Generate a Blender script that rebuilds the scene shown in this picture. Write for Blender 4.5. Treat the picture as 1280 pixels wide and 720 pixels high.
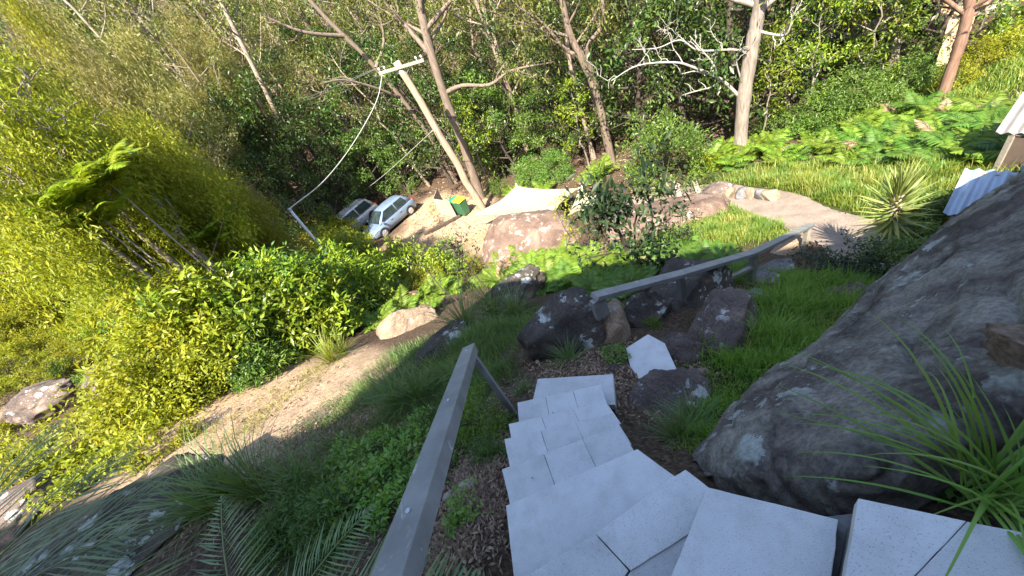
import bpy, bmesh, math, random
import numpy as np
from mathutils import Vector, Matrix, noise

for o in list(bpy.data.objects): bpy.data.objects.remove(o)
SC = bpy.context.scene
COL = SC.collection
RAD = math.radians

# ------------------------------------------------------------------ camera
F = 470.0                                   # focal length in photo pixels (1280 wide)
_n = np.array([(900 - 640) / F, (360 - 900) / F, -1.0]); _n /= np.linalg.norm(_n)
_U = -_n                                    # world up seen by the camera (pitched down and rolled)
_fw = np.array([0, 0, -1.0]); _Y = _fw - _fw.dot(_U) * _U; _Y /= np.linalg.norm(_Y)
_X = np.cross(_Y, _U)
ROT = np.array([_X, _Y, _U])
cam_d = bpy.data.cameras.new('camera'); cam = bpy.data.objects.new('camera', cam_d); COL.objects.link(cam)
cam_d.sensor_width = 36.0; cam_d.lens = F / 1280 * 36.0; cam_d.clip_start = 0.02; cam_d.clip_end = 2000
cam.matrix_world = Matrix([[*ROT[i], 0.0] for i in range(3)] + [[0, 0, 0, 1]])
SC.camera = cam

# ------------------------------------------------------------------ sky, sun, exposure
SUN_AZ = 208.0      # compass-like angle (from +Y clockwise) towards the sun: behind and left of the viewer
SUN_EL = 51.0
world = bpy.data.worlds.new('World'); SC.world = world; world.use_nodes = True
wn = world.node_tree.nodes; wl = world.node_tree.links
bg = wn['Background']; sky = wn.new('ShaderNodeTexSky'); sky.sky_type = 'NISHITA'; sky.sun_disc = False
sky.sun_elevation = RAD(SUN_EL); sky.sun_rotation = RAD(SUN_AZ); sky.air_density = 1.0; sky.dust_density = 1.0
wl.new(sky.outputs[0], bg.inputs[0]); bg.inputs[1].default_value = 0.125
sun_d = bpy.data.lights.new('sun', 'SUN'); sun = bpy.data.objects.new('sun', sun_d); COL.objects.link(sun)
sun_d.energy = 5.0; sun_d.angle = RAD(0.53); sun_d.color = (1.0, 0.92, 0.76)
_s = Vector((math.sin(RAD(SUN_AZ)) * math.cos(RAD(SUN_EL)), math.cos(RAD(SUN_AZ)) * math.cos(RAD(SUN_EL)), math.sin(RAD(SUN_EL))))
sun.rotation_euler = _s.to_track_quat('Z', 'Y').to_euler(); sun.location = _s * 60
SC.view_settings.view_transform = 'Standard'; SC.view_settings.look = 'None'
SC.view_settings.gamma = 1.0; SC.view_settings.use_curve_mapping = False
SC.view_settings.exposure = 2.1

# ------------------------------------------------------------------ pixel helpers (a pixel gives a direction only)
def ray(u, v):
    d = np.array([(u - 640) / F, (360 - v) / F, -1.0]); d /= np.linalg.norm(d)
    return ROT @ d
def pz(u, v, z):                            # point of that direction at height z
    d = ray(u, v); return d * (z / d[2])
def pd(u, v, D):                            # point of that direction at horizontal distance D
    d = ray(u, v); return d * (D / math.hypot(d[0], d[1]))

# ------------------------------------------------------------------ terrain
GP = [pz(*a) for a in [
    (672, 500, -2.98), (600, 620, -2.40), (560, 700, -2.05), (640, 525, -2.95), (590, 560, -2.80), (850, 605, -2.2),
    (815, 445, -3.30), (760, 440, -3.22), (830, 500, -3.20), (850, 560, -2.75), (700, 440, -3.40), (800, 540, -2.8),
    (560, 470, -3.6), (480, 540, -3.2), (440, 460, -4.0), (330, 520, -3.6), (400, 620, -2.75), (300, 640, -2.7),
    (150, 690, -2.6), (0, 690, -3.0), (0, 600, -3.4), (600, 400, -4.4), (530, 420, -4.7), (480, 400, -5.2),
    (570, 345, -7.2), (640, 335, -7.6), (700, 345, -6.2), (780, 335, -5.9), (610, 345, -8.0), (300, 400, -5.4), (180, 430, -4.6),
    (484, 293, -10.0), (515, 268, -10.0), (560, 300, -9.7), (606, 262, -9.6), (440, 300, -9.6),
    (763, 210, -9.4), (925, 190, -8.9), (860, 240, -8.3), (1080, 300, -7.0), (980, 250, -7.6), (900, 280, -7.5), (830, 290, -7.6),
    (950, 345, -5.2), (1000, 302, -6.6), (980, 420, -3.95), (920, 480, -3.2), (1060, 380, -4.5), (1130, 330, -6.0),
    (850, 390, -3.9), (760, 370, -4.1), (890, 440, -3.5),
    (1175, 130, -8.2), (1250, 70, -8.0), (1280, 110, -7.2), (1100, 200, -7.9), (1215, 60, -8.4), (1280, 190, -6.9),
    (400, 340, -8.6), (330, 330, -7.6)]]
GP += [np.array(a, float) for a in [
    (0, 0, -1.9), (0.7, 0.0, -1.65), (0, -1.6, -1.2), (0, -3, -.9), (0, -10, .5), (-6, -6, -1.2), (-12, -8, -.5), (10, -10, .2), (30, -20, 2), (-30, -20, 2),
    (2, .6, -2.2), (3.5, 1, -3.2), (5, 0, -2.8), (4, -3, -1.2), (8, 2, -5.4), (12, 0, -3.6), (20, 5, -5.5), (3, 3, -4.3),
    (-1.2, .3, -2.2), (-2.5, .3, -2.2), (-6, 2, -3.0), (-9, 4, -4.0), (-12, 8, -5.4), (-20, 10, -4), (-30, 15, 0), (-12, 14, -7.4), (-20, 24, -7), (-38, 34, 3),
    (-3, -1.5, -1.6), (-60, 20, 10), (60, 10, 2), (-150, 0, 30), (150, 0, 20), (0, -80, 12), (0, -200, 20), (-100, -100, 15), (100, -100, 15)]]
for D, zs in [(34, (-5, -9.5, -10.2, -9.8, -7.5)), (50, (3, -4, -6, -6, -3)), (100, (26, 20, 15, 12, 10)), (210, (52, 46, 42, 40, 38))]:
    for az, z in zip((-42, -20, 5, 32, 62), zs):
        GP.append(np.array([D * math.sin(RAD(az)), D * math.cos(RAD(az)), z]))
GP = np.array(GP)
def _kern(a, b):
    return np.sqrt(((a[:, None, :] - b[None, :, :]) ** 2).sum(2) + 0.02)
_A = np.zeros((len(GP) + 3, len(GP) + 3)); _A[:-3, :-3] = _kern(GP[:, :2], GP[:, :2]) - np.eye(len(GP)) * 0.12
_A[:-3, -3] = 1; _A[:-3, -2:] = GP[:, :2]; _A[-3, :-3] = 1; _A[-2:, :-3] = GP[:, :2].T
_W = np.linalg.solve(_A, np.concatenate([GP[:, 2], [0, 0, 0]]))
def ground_many(xy):
    out = np.empty(len(xy))
    for i in range(0, len(xy), 20000):
        q = xy[i:i + 20000]
        out[i:i + 20000] = _kern(q, GP[:, :2]) @ _W[:-3] + _W[-3] + q @ _W[-2:]
    return out
def gz(x, y):
    return float(ground_many(np.array([[x, y]]))[0])
def hit(u, v, far=140.0):                   # where the direction of a pixel meets the ground
    d = ray(u, v); t = np.geomspace(0.8, far, 500); P = d[None] * t[:, None]
    h = P[:, 2] - ground_many(P[:, :2]); k = np.argmax(h < 0)
    if h[k] >= 0: return P[-1]
    a, b = t[k - 1], t[k]
    for _ in range(14):
        m = (a + b) / 2; p = d * m
        if p[2] < gz(p[0], p[1]): b = m
        else: a = m
    p = d * b; p[2] = gz(p[0], p[1]); return p

# ------------------------------------------------------------------ materials
MATS = {}
def newmat(name):
    m = bpy.data.materials.new(name); m.use_nodes = True; MATS[name] = m
    nt = m.node_tree; return m, nt.nodes, nt.links, nt.nodes['Principled BSDF']
def ramp(N, stops):
    r = N.new('ShaderNodeValToRGB'); e = r.color_ramp.elements
    while len(e) < len(stops): e.new(0.5)
    for i, (p, c) in enumerate(stops): e[i].position = p; e[i].color = (*c, 1)
    return r
def noise_node(N, L, scale, detail=5, rough=.6, coord='Object', dist=0.0, stretch=None):
    t = N.new('ShaderNodeTexNoise'); t.inputs['Scale'].default_value = scale; t.inputs['Detail'].default_value = detail
    t.inputs['Roughness'].default_value = rough; t.inputs['Distortion'].default_value = dist
    c = N.new('ShaderNodeTexCoord')
    if stretch:
        mp = N.new('ShaderNodeMapping'); mp.inputs['Scale'].default_value = stretch
        L.new(c.outputs[coord], mp.inputs[0]); L.new(mp.outputs[0], t.inputs['Vector'])
    else: L.new(c.outputs[coord], t.inputs['Vector'])
    return t
def mixc(N, L, fac, a, b, mode='MIX'):
    m = N.new('ShaderNodeMix'); m.data_type = 'RGBA'; m.blend_type = mode
    for s, v in ((m.inputs[0], fac), (m.inputs[6], a), (m.inputs[7], b)):
        if isinstance(v, (int, float)): s.default_value = v
        elif isinstance(v, tuple): s.default_value = (*v, 1)
        else: L.new(v, s)
    return m.outputs[2]
def math_node(N, L, op, a, b=0.0):
    m = N.new('ShaderNodeMath'); m.operation = op; m.use_clamp = op != 'SUBTRACT'
    for s, v in ((m.inputs[0], a), (m.inputs[1], b)):
        if isinstance(v, (int, float)): s.default_value = v
        else: L.new(v, s)
    return m.outputs[0]
def bump(N, L, B, h, strength, dist):
    b = N.new('ShaderNodeBump'); b.inputs['Strength'].default_value = strength; b.inputs['Distance'].default_value = dist
    L.new(h, b.inputs['Height']); L.new(b.outputs[0], B.inputs['Normal'])
def simple(name, col, rough=.6, var=.25, scale=8, bmp=.0, metal=0.0, stretch=None, col2=None):
    m, N, L, B = newmat(name); t = noise_node(N, L, scale, stretch=stretch)
    c2 = col2 or tuple(c * (1 - var) for c in col)
    r = ramp(N, [(.3, c2), (.7, col)]); L.new(t.outputs[0], r.inputs[0]); L.new(r.outputs[0], B.inputs['Base Color'])
    B.inputs['Roughness'].default_value = rough; B.inputs['Metallic'].default_value = metal
    if bmp: bump(N, L, B, t.outputs[0], .6, bmp)
    return m
def leafmat(name, cols, rough=.45, trans=.35, spec=.4):
    m, N, L, B = newmat(name)
    a = N.new('ShaderNodeAttribute'); a.attribute_name = 'tint'
    n = len(cols); r = ramp(N, [(i / (n - 1), c) for i, c in enumerate(cols)]); L.new(a.outputs['Fac'], r.inputs[0])
    oi = N.new('ShaderNodeObjectInfo'); hs = N.new('ShaderNodeHueSaturation')
    mr = N.new('ShaderNodeMapRange'); mr.inputs[3].default_value = .82; mr.inputs[4].default_value = 1.18
    L.new(oi.outputs['Random'], mr.inputs[0]); L.new(mr.outputs[0], hs.inputs['Value']); L.new(r.outputs[0], hs.inputs['Color'])
    mr2 = N.new('ShaderNodeMapRange'); mr2.inputs[3].default_value = .488; mr2.inputs[4].default_value = .512
    L.new(oi.outputs['Random'], mr2.inputs[0]); L.new(mr2.outputs[0], hs.inputs['Hue'])
    L.new(hs.outputs[0], B.inputs['Base Color']); B.inputs['Roughness'].default_value = rough
    B.inputs['Specular IOR Level'].default_value = spec
    tr = N.new('ShaderNodeBsdfTranslucent'); bc = N.new('ShaderNodeMix'); bc.data_type = 'RGBA'; bc.blend_type = 'MULTIPLY'; bc.inputs[0].default_value = 1
    L.new(hs.outputs[0], bc.inputs[6]); bc.inputs[7].default_value = (1.35, 1.25, .55, 1); L.new(bc.outputs[2], tr.inputs[0])
    mx = N.new('ShaderNodeMixShader'); mx.inputs[0].default_value = trans
    L.new(B.outputs[0], mx.inputs[1]); L.new(tr.outputs[0], mx.inputs[2]); L.new(mx.outputs[0], N['Material Output'].inputs[0])
    return m
def rockmat(name, dark, mid, lichen, amount=.5, lscale=5.0, pink=None, streak=None, fine=.35):
    """weathered sandstone: mottled skin with pale crusts of lichen"""
    m, N, L, B = newmat(name)
    big = noise_node(N, L, 1.7, 8, .65); r = ramp(N, [(.32, dark), (.68, mid)]); L.new(big.outputs[0], r.inputs[0])
    col = r.outputs[0]
    if pink:
        pn = noise_node(N, L, 1.1, 6, .6, dist=.6); pr = ramp(N, [(.52, (0, 0, 0)), (.66, (1, 1, 1))]); L.new(pn.outputs[0], pr.inputs[0])
        col = mixc(N, L, pr.outputs[0], col, pink)
    if streak:
        sn = noise_node(N, L, 1.0, 7, .65, stretch=streak[1], dist=.4); sr = ramp(N, [(.42, (0, 0, 0)), (.64, (1, 1, 1))]); L.new(sn.outputs[0], sr.inputs[0])
        col = mixc(N, L, sr.outputs[0], col, streak[0])
    sp = noise_node(N, L, 45, 4, .7); spr = ramp(N, [(.36, (.5, .49, .48)), (.64, (1.25, 1.25, 1.25))]); L.new(sp.outputs[0], spr.inputs[0])
    col = mixc(N, L, .8, col, spr.outputs[0], 'MULTIPLY')
    cn = noise_node(N, L, .9, 4, .55, dist=.8); cv = math_node(N, L, 'ABSOLUTE', math_node(N, L, 'SUBTRACT', cn.outputs[0], .5)); cw = ramp(N, [(.0, (.22, .2, .2)), (.009, (1, 1, 1))]); L.new(cv, cw.inputs[0])
    col = mixc(N, L, .4, col, cw.outputs[0], 'MULTIPLY')
    tc = N.new('ShaderNodeTexCoord'); dn = noise_node(N, L, 9, 5, .7)
    va = N.new('ShaderNodeVectorMath'); va.operation = 'MULTIPLY_ADD'; va.inputs[1].default_value = (.22, .22, .22)
    L.new(dn.outputs['Color'], va.inputs[0]); L.new(tc.outputs['Object'], va.inputs[2])
    mask = None
    for sc, lim in ((lscale, .30), (lscale * 2.7, .26)):
        vo = N.new('ShaderNodeTexVoronoi'); vo.inputs['Scale'].default_value = sc; L.new(va.outputs[0], vo.inputs['Vector'])
        cr = N.new('ShaderNodeSeparateColor'); L.new(vo.outputs['Color'], cr.inputs[0])
        rad = math_node(N, L, 'MULTIPLY', math_node(N, L, 'SUBTRACT', cr.outputs[0], 1 - amount), lim / amount * 1.7)
        k = math_node(N, L, 'LESS_THAN', vo.outputs['Distance'], rad)
        mask = k if mask is None else math_node(N, L, 'MAXIMUM', mask, k)
    ar = noise_node(N, L, 1.9, 5, .7); arr = ramp(N, [(.49, (0, 0, 0)), (.56, (1, 1, 1))]); L.new(ar.outputs[0], arr.inputs[0])
    mask = math_node(N, L, 'MULTIPLY', mask, arr.outputs[0])
    ln = noise_node(N, L, 40, 4, .8); lr = ramp(N, [(.3, tuple(c * .5 for c in lichen)), (.62, lichen)]); L.new(ln.outputs[0], lr.inputs[0])
    col = mixc(N, L, math_node(N, L, 'MULTIPLY', mask, .9), col, lr.outputs[0])
    L.new(col, B.inputs['Base Color']); B.inputs['Roughness'].default_value = .85; B.inputs['Specular IOR Level'].default_value = .25
    bn = noise_node(N, L, 30, 10, .8); hh = math_node(N, L, 'ADD', bn.outputs[0], math_node(N, L, 'MULTIPLY', mask, .12))
    bump(N, L, B, hh, .9, fine * .08)
    return m

rockmat('rock_dark', (.028, .024, .021), (.100, .084, .070), (.46, .50, .48), .75, 5, pink=(.17, .125, .095))
rockmat('rock_purple', (.042, .034, .032), (.150, .120, .108), (.46, .49, .45), .50, 4.5, streak=((.31, .285, .245), (3.4, 1.2, 2.4)))
rockmat('rock_red', (.085, .056, .044), (.185, .125, .10), (.46, .41, .33), .85, 2.2, pink=(.23, .165, .13))
rockmat('rock_tan', (.20, .14, .10), (.40, .30, .21), (.45, .43, .38), .3, 6)
rockmat('rock_grey', (.10, .095, .10), (.26, .26, .27), (.5, .53, .5), .5, 6, pink=(.22, .17, .15))
rockmat('rock_pink', (.055, .043, .038), (.18, .135, .115), (.5, .5, .48), .5, 6, pink=(.30, .21, .17))
simple('concrete_dark', (.16, .155, .15), .9, .5, 25, .004)
def railmat():
    m, N, L, B = newmat('timber_rail'); a = noise_node(N, L, 5, 6, .65); r = ramp(N, [(.3, (.135, .135, .135)), (.7, (.23, .23, .23))]); L.new(a.outputs[0], r.inputs[0])
    w = noise_node(N, L, 7, 8, .75, stretch=(3, 1, 1), dist=.5); wr = ramp(N, [(.60, (0, 0, 0)), (.66, (1, 1, 1))]); L.new(w.outputs[0], wr.inputs[0])
    L.new(mixc(N, L, math_node(N, L, 'MULTIPLY', wr.outputs[0], .8), r.outputs[0], (.42, .42, .41)), B.inputs['Base Color']); B.inputs['Roughness'].default_value = .5
    bump(N, L, B, a.outputs[0], .3, .003)
railmat()
simple('timber_pole', (.46, .35, .25), .85, .5, 2.2, .01, stretch=(9, 9, .7), col2=(.17, .105, .07))
simple('timber_grey', (.30, .265, .22), .8, .35, 4, .004, stretch=(1, 9, 9))
simple('metal_grey', (.42, .43, .44), .4, .2, 6, 0, .8)
simple('white_paint', (.52, .52, .51), .5, .12, 5)
simple('cable', (.42, .40, .38), .6, .1, 5)
simple('cable_dark', (.10, .10, .10), .6, .1, 5)
simple('sail_cloth', (.32, .285, .185), .85, .10, 3)
simple('bin_green', (.035, .12, .06), .45, .2, 6)
simple('lid_green', (.02, .28, .12), .4, .15, 6)
simple('lid_yellow', (.62, .46, .03), .4, .15, 6)
simple('screen_board', (.38, .33, .27), .8, .25, 5)
simple('tyre', (.02, .02, .021), .8, .2, 20)
simple('rim', (.55, .56, .58), .35, .15, 9, 0, .6)
simple('roof_blue', (.30, .37, .46), .45, .22, 3, 0, .25)
simple('roof_white', (.21, .195, .19), .5, .25, 3, 0, .1)
simple('roof_slate', (.20, .23, .28), .55, .3, 3)
simple('wall_cream', (.62, .58, .50), .8, .15, 4)
simple('wall_brown', (.09, .065, .05), .8, .35, 4)
simple('board_tan', (.52, .36, .20), .75, .3, 5)
simple('teal_tarp', (.02, .36, .42), .5, .2, 4)
simple('hose', (.10, .16, .14), .5, .2, 4)
simple('bark_pale', (.34, .27, .205), .85, .5, 3, .012, stretch=(5, 5, .6), col2=(.14, .105, .08))
simple('bark_brown', (.21, .155, .115), .9, .5, 3, .012, stretch=(6, 6, .6), col2=(.075, .055, .043))
simple('bark_red', (.24, .145, .10), .85, .5, 3, .01, stretch=(5, 5, .6), col2=(.11, .055, .04))
simple('bark_grey', (.30, .25, .21), .85, .45, 3, .01, stretch=(5, 5, .7), col2=(.12, .095, .08))
simple('bark_dark', (.07, .05, .04), .9, .4, 5, .005)
simple('dead_wood', (.34, .315, .285), .8, .35, 7, .004)
simple('twig_grey', (.24, .20, .165), .9, .3, 5)
simple('stone_small', (.34, .29, .24), .9, .4, 14, .004)
simple('litter', (.24, .15, .09), .9, .6, 3)
leafmat('leaf_olive', [(.060, .080, .016), (.135, .155, .030), (.225, .220, .052)], .4, .38)
leafmat('leaf_dark', [(.020, .050, .012), (.050, .100, .020), (.110, .165, .030)], .36, .32, .45)
leafmat('leaf_mid', [(.045, .105, .018), (.100, .180, .030), (.165, .245, .045)], .4, .38)
leafmat('leaf_yellow', [(.130, .165, .012), (.235, .260, .020), (.34, .335, .040)], .5, .45, .25)
leafmat('leaf_straw', [(.150, .150, .036), (.24, .225, .060), (.32, .28, .10)], .6, .35)
leafmat('leaf_bright', [(.085, .155, .012), (.175, .245, .018), (.27, .32, .030)], .38, .40)
leafmat('leaf_black', [(.008, .016, .009), (.018, .033, .012), (.038, .056, .020)], .5, .2, .25)
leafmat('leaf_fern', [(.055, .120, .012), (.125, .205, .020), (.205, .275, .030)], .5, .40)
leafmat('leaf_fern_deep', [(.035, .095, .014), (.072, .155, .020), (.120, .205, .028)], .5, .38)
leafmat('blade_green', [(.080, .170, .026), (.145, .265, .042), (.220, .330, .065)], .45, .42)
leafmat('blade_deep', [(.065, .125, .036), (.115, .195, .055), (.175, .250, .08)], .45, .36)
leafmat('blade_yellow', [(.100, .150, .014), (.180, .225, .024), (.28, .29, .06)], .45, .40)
leafmat('blade_yucca', [(.11, .16, .045), (.20, .25, .070), (.31, .34, .12)], .4, .28)
leafmat('blade_palm', [(.080, .140, .060), (.135, .195, .080), (.24, .27, .12)], .4, .33)
leafmat('dead_leaf', [(.085, .05, .03), (.19, .12, .075), (.34, .25, .17)], .8, .1)

def slabmat():
    m, N, L, B = newmat('concrete_paver')
    a = noise_node(N, L, 3.0, 6, .6); r = ramp(N, [(.3, (.44, .44, .44)), (.7, (.55, .55, .55))]); L.new(a.outputs[0], r.inputs[0])
    b = noise_node(N, L, 230, 2, .5); br = ramp(N, [(.30, (.6, .59, .58)), (.40, (1, 1, 1))]); L.new(b.outputs[0], br.inputs[0])
    st = noise_node(N, L, 9, 6, .7); sr = ramp(N, [(.34, (.80, .79, .78)), (.55, (1, 1, 1))]); L.new(st.outputs[0], sr.inputs[0])
    c = mixc(N, L, 1.0, r.outputs[0], br.outputs[0], 'MULTIPLY'); c = mixc(N, L, .7, c, sr.outputs[0], 'MULTIPLY')
    oi = N.new('ShaderNodeObjectInfo'); mr = N.new('ShaderNodeMapRange'); mr.inputs[3].default_value = .86; mr.inputs[4].default_value = 1.04
    L.new(oi.outputs['Random'], mr.inputs[0]); hs = N.new('ShaderNodeHueSaturation'); L.new(mr.outputs[0], hs.inputs['Value']); L.new(c, hs.inputs['Color'])
    L.new(hs.outputs[0], B.inputs['Base Color']); B.inputs['Roughness'].default_value = .8
    bump(N, L, B, b.outputs[0], .35, .003)
slabmat()
def soilmat():
    m, N, L, B = newmat('soil')
    big = noise_node(N, L, .9, 8, .65); fine = noise_node(N, L, 26, 6, .75); mid = noise_node(N, L, 6, 5, .7)
    ga = N.new('ShaderNodeAttribute'); ga.attribute_name = 'grassy'; sa = N.new('ShaderNodeAttribute'); sa.attribute_name = 'sandy'
    lit = ramp(N, [(.3, (.040, .028, .020)), (.55, (.095, .066, .047)), (.75, (.19, .14, .10))]); L.new(fine.outputs[0], lit.inputs[0])
    snd = ramp(N, [(.3, (.29, .20, .135)), (.6, (.43, .315, .215)), (.8, (.54, .42, .31))]); L.new(mid.outputs[0], snd.inputs[0])
    grs = ramp(N, [(.3, (.025, .034, .012)), (.7, (.065, .080, .022))]); L.new(mid.outputs[0], grs.inputs[0])
    sm = math_node(N, L, 'ADD', sa.outputs['Fac'], math_node(N, L, 'MULTIPLY', math_node(N, L, 'SUBTRACT', big.outputs[0], .5), .0))
    c = mixc(N, L, ga.outputs['Fac'], lit.outputs[0], grs.outputs[0]); c = mixc(N, L, sm, c, snd.outputs[0])
    sp = ramp(N, [(.36, (.55, .5, .46)), (.6, (1.1, 1.1, 1.1))]); L.new(fine.outputs[0], sp.inputs[0]); c = mixc(N, L, .8, c, sp.outputs[0], 'MULTIPLY')
    L.new(c, B.inputs['Base Color']); B.inputs['Roughness'].default_value = .95; B.inputs['Specular IOR Level'].default_value = .1
    bump(N, L, B, fine.outputs[0], .8, .03)
soilmat()
def pathmat():
    m, N, L, B = newmat('path_gravel')
    f = noise_node(N, L, 30, 6, .75); g = noise_node(N, L, 2.2, 6, .65)
    r = ramp(N, [(.3, (.15, .115, .09)), (.6, (.27, .215, .175)), (.8, (.38, .32, .27))]); L.new(f.outputs[0], r.inputs[0])
    gr = ramp(N, [(.35, (.6, .58, .55)), (.6, (1, 1, 1))]); L.new(g.outputs[0], gr.inputs[0])
    L.new(mixc(N, L, .8, r.outputs[0], gr.outputs[0], 'MULTIPLY'), B.inputs['Base Color']); B.inputs['Roughness'].default_value = .95
    bump(N, L, B, f.outputs[0], .7, .02)
pathmat()
def paintmat(name, col, rough=.25):
    m, N, L, B = newmat(name); t = noise_node(N, L, 2.5, 5, .6); r = ramp(N, [(.35, tuple(c * .86 for c in col)), (.65, col)])
    L.new(t.outputs[0], r.inputs[0]); L.new(r.outputs[0], B.inputs['Base Color']); B.inputs['Roughness'].default_value = rough
    B.inputs['Metallic'].default_value = .35; B.inputs['Coat Weight'].default_value = .6
paintmat('paint_blue', (.19, .26, .37)); paintmat('paint_white', (.50, .50, .52))
def glassmat():
    m, N, L, B = newmat('car_glass'); t = noise_node(N, L, 2, 3); r = ramp(N, [(.3, (.012, .018, .02)), (.7, (.03, .045, .05))])
    L.new(t.outputs[0], r.inputs[0]); L.new(r.outputs[0], B.inputs['Base Color']); B.inputs['Roughness'].default_value = .06; B.inputs['Specular IOR Level'].default_value = .7
glassmat()
simple('lamp_clear', (.70, .72, .74), .15, .1, 6); simple('lamp_red', (.35, .01, .01), .25, .1, 6); simple('plastic_black', (.02, .02, .022), .5, .2, 9)
simple('window_glass', (.05, .06, .07), .1, .3, 1)

# ------------------------------------------------------------------ objects
def tag(o, label=None, cat=None, group=None, kind=None):
    if label: o['label'] = label
    if cat: o['category'] = cat
    if group: o['group'] = group
    if kind: o['kind'] = kind
    return o
def link(name, me, mat=None, parent=None, smooth=False):
    if mat is not None and not me.materials: me.materials.append(MATS[mat])
    o = bpy.data.objects.new(name, me); COL.objects.link(o)
    if parent is not None: o.parent = parent
    return o
def empty(name, loc=(0, 0, 0), rz=0.0, sc=1.0):
    o = bpy.data.objects.new(name, None); COL.objects.link(o); o.location = loc; o.rotation_euler = (0, 0, rz)
    o.scale = (sc, sc, sc) if not isinstance(sc, tuple) else sc; o.empty_display_size = .1
    return o
def mesh_np(name, V, Fc, smooth=False, tint=None):
    """V (n,3) array, Fc (m,k) array of faces of k corners"""
    V = np.asarray(V, np.float32); Fc = np.asarray(Fc, np.int32); me = bpy.data.meshes.new(name)
    m, k = Fc.shape
    me.vertices.add(len(V)); me.vertices.foreach_set('co', V.ravel())
    me.loops.add(m * k); me.loops.foreach_set('vertex_index', Fc.ravel())
    me.polygons.add(m); me.polygons.foreach_set('loop_start', np.arange(0, m * k, k, dtype=np.int32))
    me.polygons.foreach_set('loop_total', np.full(m, k, np.int32))
    if tint is not None:
        a = me.attributes.new('tint', 'FLOAT', 'POINT'); a.data.foreach_set('value', np.asarray(tint, np.float32))
    me.update(calc_edges=True); me.validate()
    if smooth: me.polygons.foreach_set('use_smooth', np.ones(m, bool))
    return me
class MB:
    """collects boxes, tubes and prisms for ONE part"""
    def __init__(s): s.v = []; s.f = []
    def add(s, vs, fs):
        b = len(s.v); s.v += [tuple(map(float, v)) for v in vs]; s.f += [tuple(b + i for i in f) for f in fs]; return s
    def box(s, c, size, rz=0.0):
        x, y, z = [q / 2 for q in size]; cs, sn = math.cos(rz), math.sin(rz); vs = []
        for dx, dy, dz in ((-x, -y, -z), (x, -y, -z), (x, y, -z), (-x, y, -z), (-x, -y, z), (x, -y, z), (x, y, z), (-x, y, z)):
            vs.append((c[0] + dx * cs - dy * sn, c[1] + dx * sn + dy * cs, c[2] + dz))
        return s.add(vs, [(3, 2, 1, 0), (4, 5, 6, 7), (0, 1, 5, 4), (1, 2, 6, 5), (2, 3, 7, 6), (3, 0, 4, 7)])
    def bar(s, a, b, w, h, up=(0, 0, 1)):
        a, b, up = Vector(a), Vector(b), Vector(up); d = (b - a).normalized(); x = d.cross(up).normalized() * (w / 2); y = x.cross(d).normalized() * (h / 2)
        return s.add([a - x - y, a + x - y, a + x + y, a - x + y, b - x - y, b + x - y, b + x + y, b - x + y],
                     [(3, 2, 1, 0), (4, 5, 6, 7), (0, 1, 5, 4), (1, 2, 6, 5), (2, 3, 7, 6), (3, 0, 4, 7)])
    def tube(s, pts, rad, n=8, caps=True):
        pts = [Vector(p) for p in pts]; rad = rad if isinstance(rad, (list, tuple, np.ndarray)) else [rad] * len(pts); b = len(s.v); px = None
        for i, p in enumerate(pts):
            d = (pts[min(i + 1, len(pts) - 1)] - pts[max(i - 1, 0)]).normalized()
            if px is None: px = d.orthogonal().normalized()
            else: px = (px - d * px.dot(d)).normalized()
            py = d.cross(px)
            for k in range(n):
                a = 2 * math.pi * k / n; s.v.append(tuple(p + (px * math.cos(a) + py * math.sin(a)) * float(rad[i])))
        for i in range(len(pts) - 1):
            for k in range(n):
                k2 = (k + 1) % n; s.f.append((b + i * n + k, b + i * n + k2, b + (i + 1) * n + k2, b + (i + 1) * n + k))
        if caps: s.f.append(tuple(b + k for k in reversed(range(n)))); s.f.append(tuple(b + (len(pts) - 1) * n + k for k in range(n)))
        return s
    def prism(s, poly, z0, z1):
        n = len(poly); vs = [(p[0], p[1], z0) for p in poly] + [(p[0], p[1], z1) for p in poly]
        return s.add(vs, [tuple(reversed(range(n))), tuple(range(n, 2 * n))] + [(i, (i + 1) % n, n + (i + 1) % n, n + i) for i in range(n)])
    def mesh(s, name, smooth=False):
        me = bpy.data.meshes.new(name); me.from_pydata(s.v, [], s.f); me.update()
        if smooth:
            for p in me.polygons: p.use_smooth = len(p.vertices) == 4
        return me
    def build(s, name, mat, parent=None, smooth=False, bevel=0.0):
        me = s.mesh(name, smooth)
        if bevel:
            bm = bmesh.new(); bm.from_mesh(me); bmesh.ops.recalc_face_normals(bm, faces=bm.faces)
            bmesh.ops.bevel(bm, geom=[e for e in bm.edges], offset=bevel, segments=2, affect='EDGES', profile=.6); bm.to_mesh(me); bm.free()
        return link(name, me, mat, parent)
def place(parts, name, loc, rz, sc, label, cat, group=None, tilt=(0, 0)):
    """one individual: an Empty with its own copy of each part (mesh data shared)"""
    e = empty(name, loc, rz, sc); e.rotation_euler = (tilt[0], tilt[1], rz)
    for pn, me, mat in parts: link(pn, me, mat, e)
    return tag(e, label, cat, group)
def solo(name, me, mat, loc, rz, sc, label, cat, group=None, tilt=(0, 0)):
    o = link(name, me, mat); o.location = loc; o.rotation_euler = (tilt[0], tilt[1], rz); o.scale = (sc, sc, sc) if not isinstance(sc, tuple) else sc
    return tag(o, label, cat, group)

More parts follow.
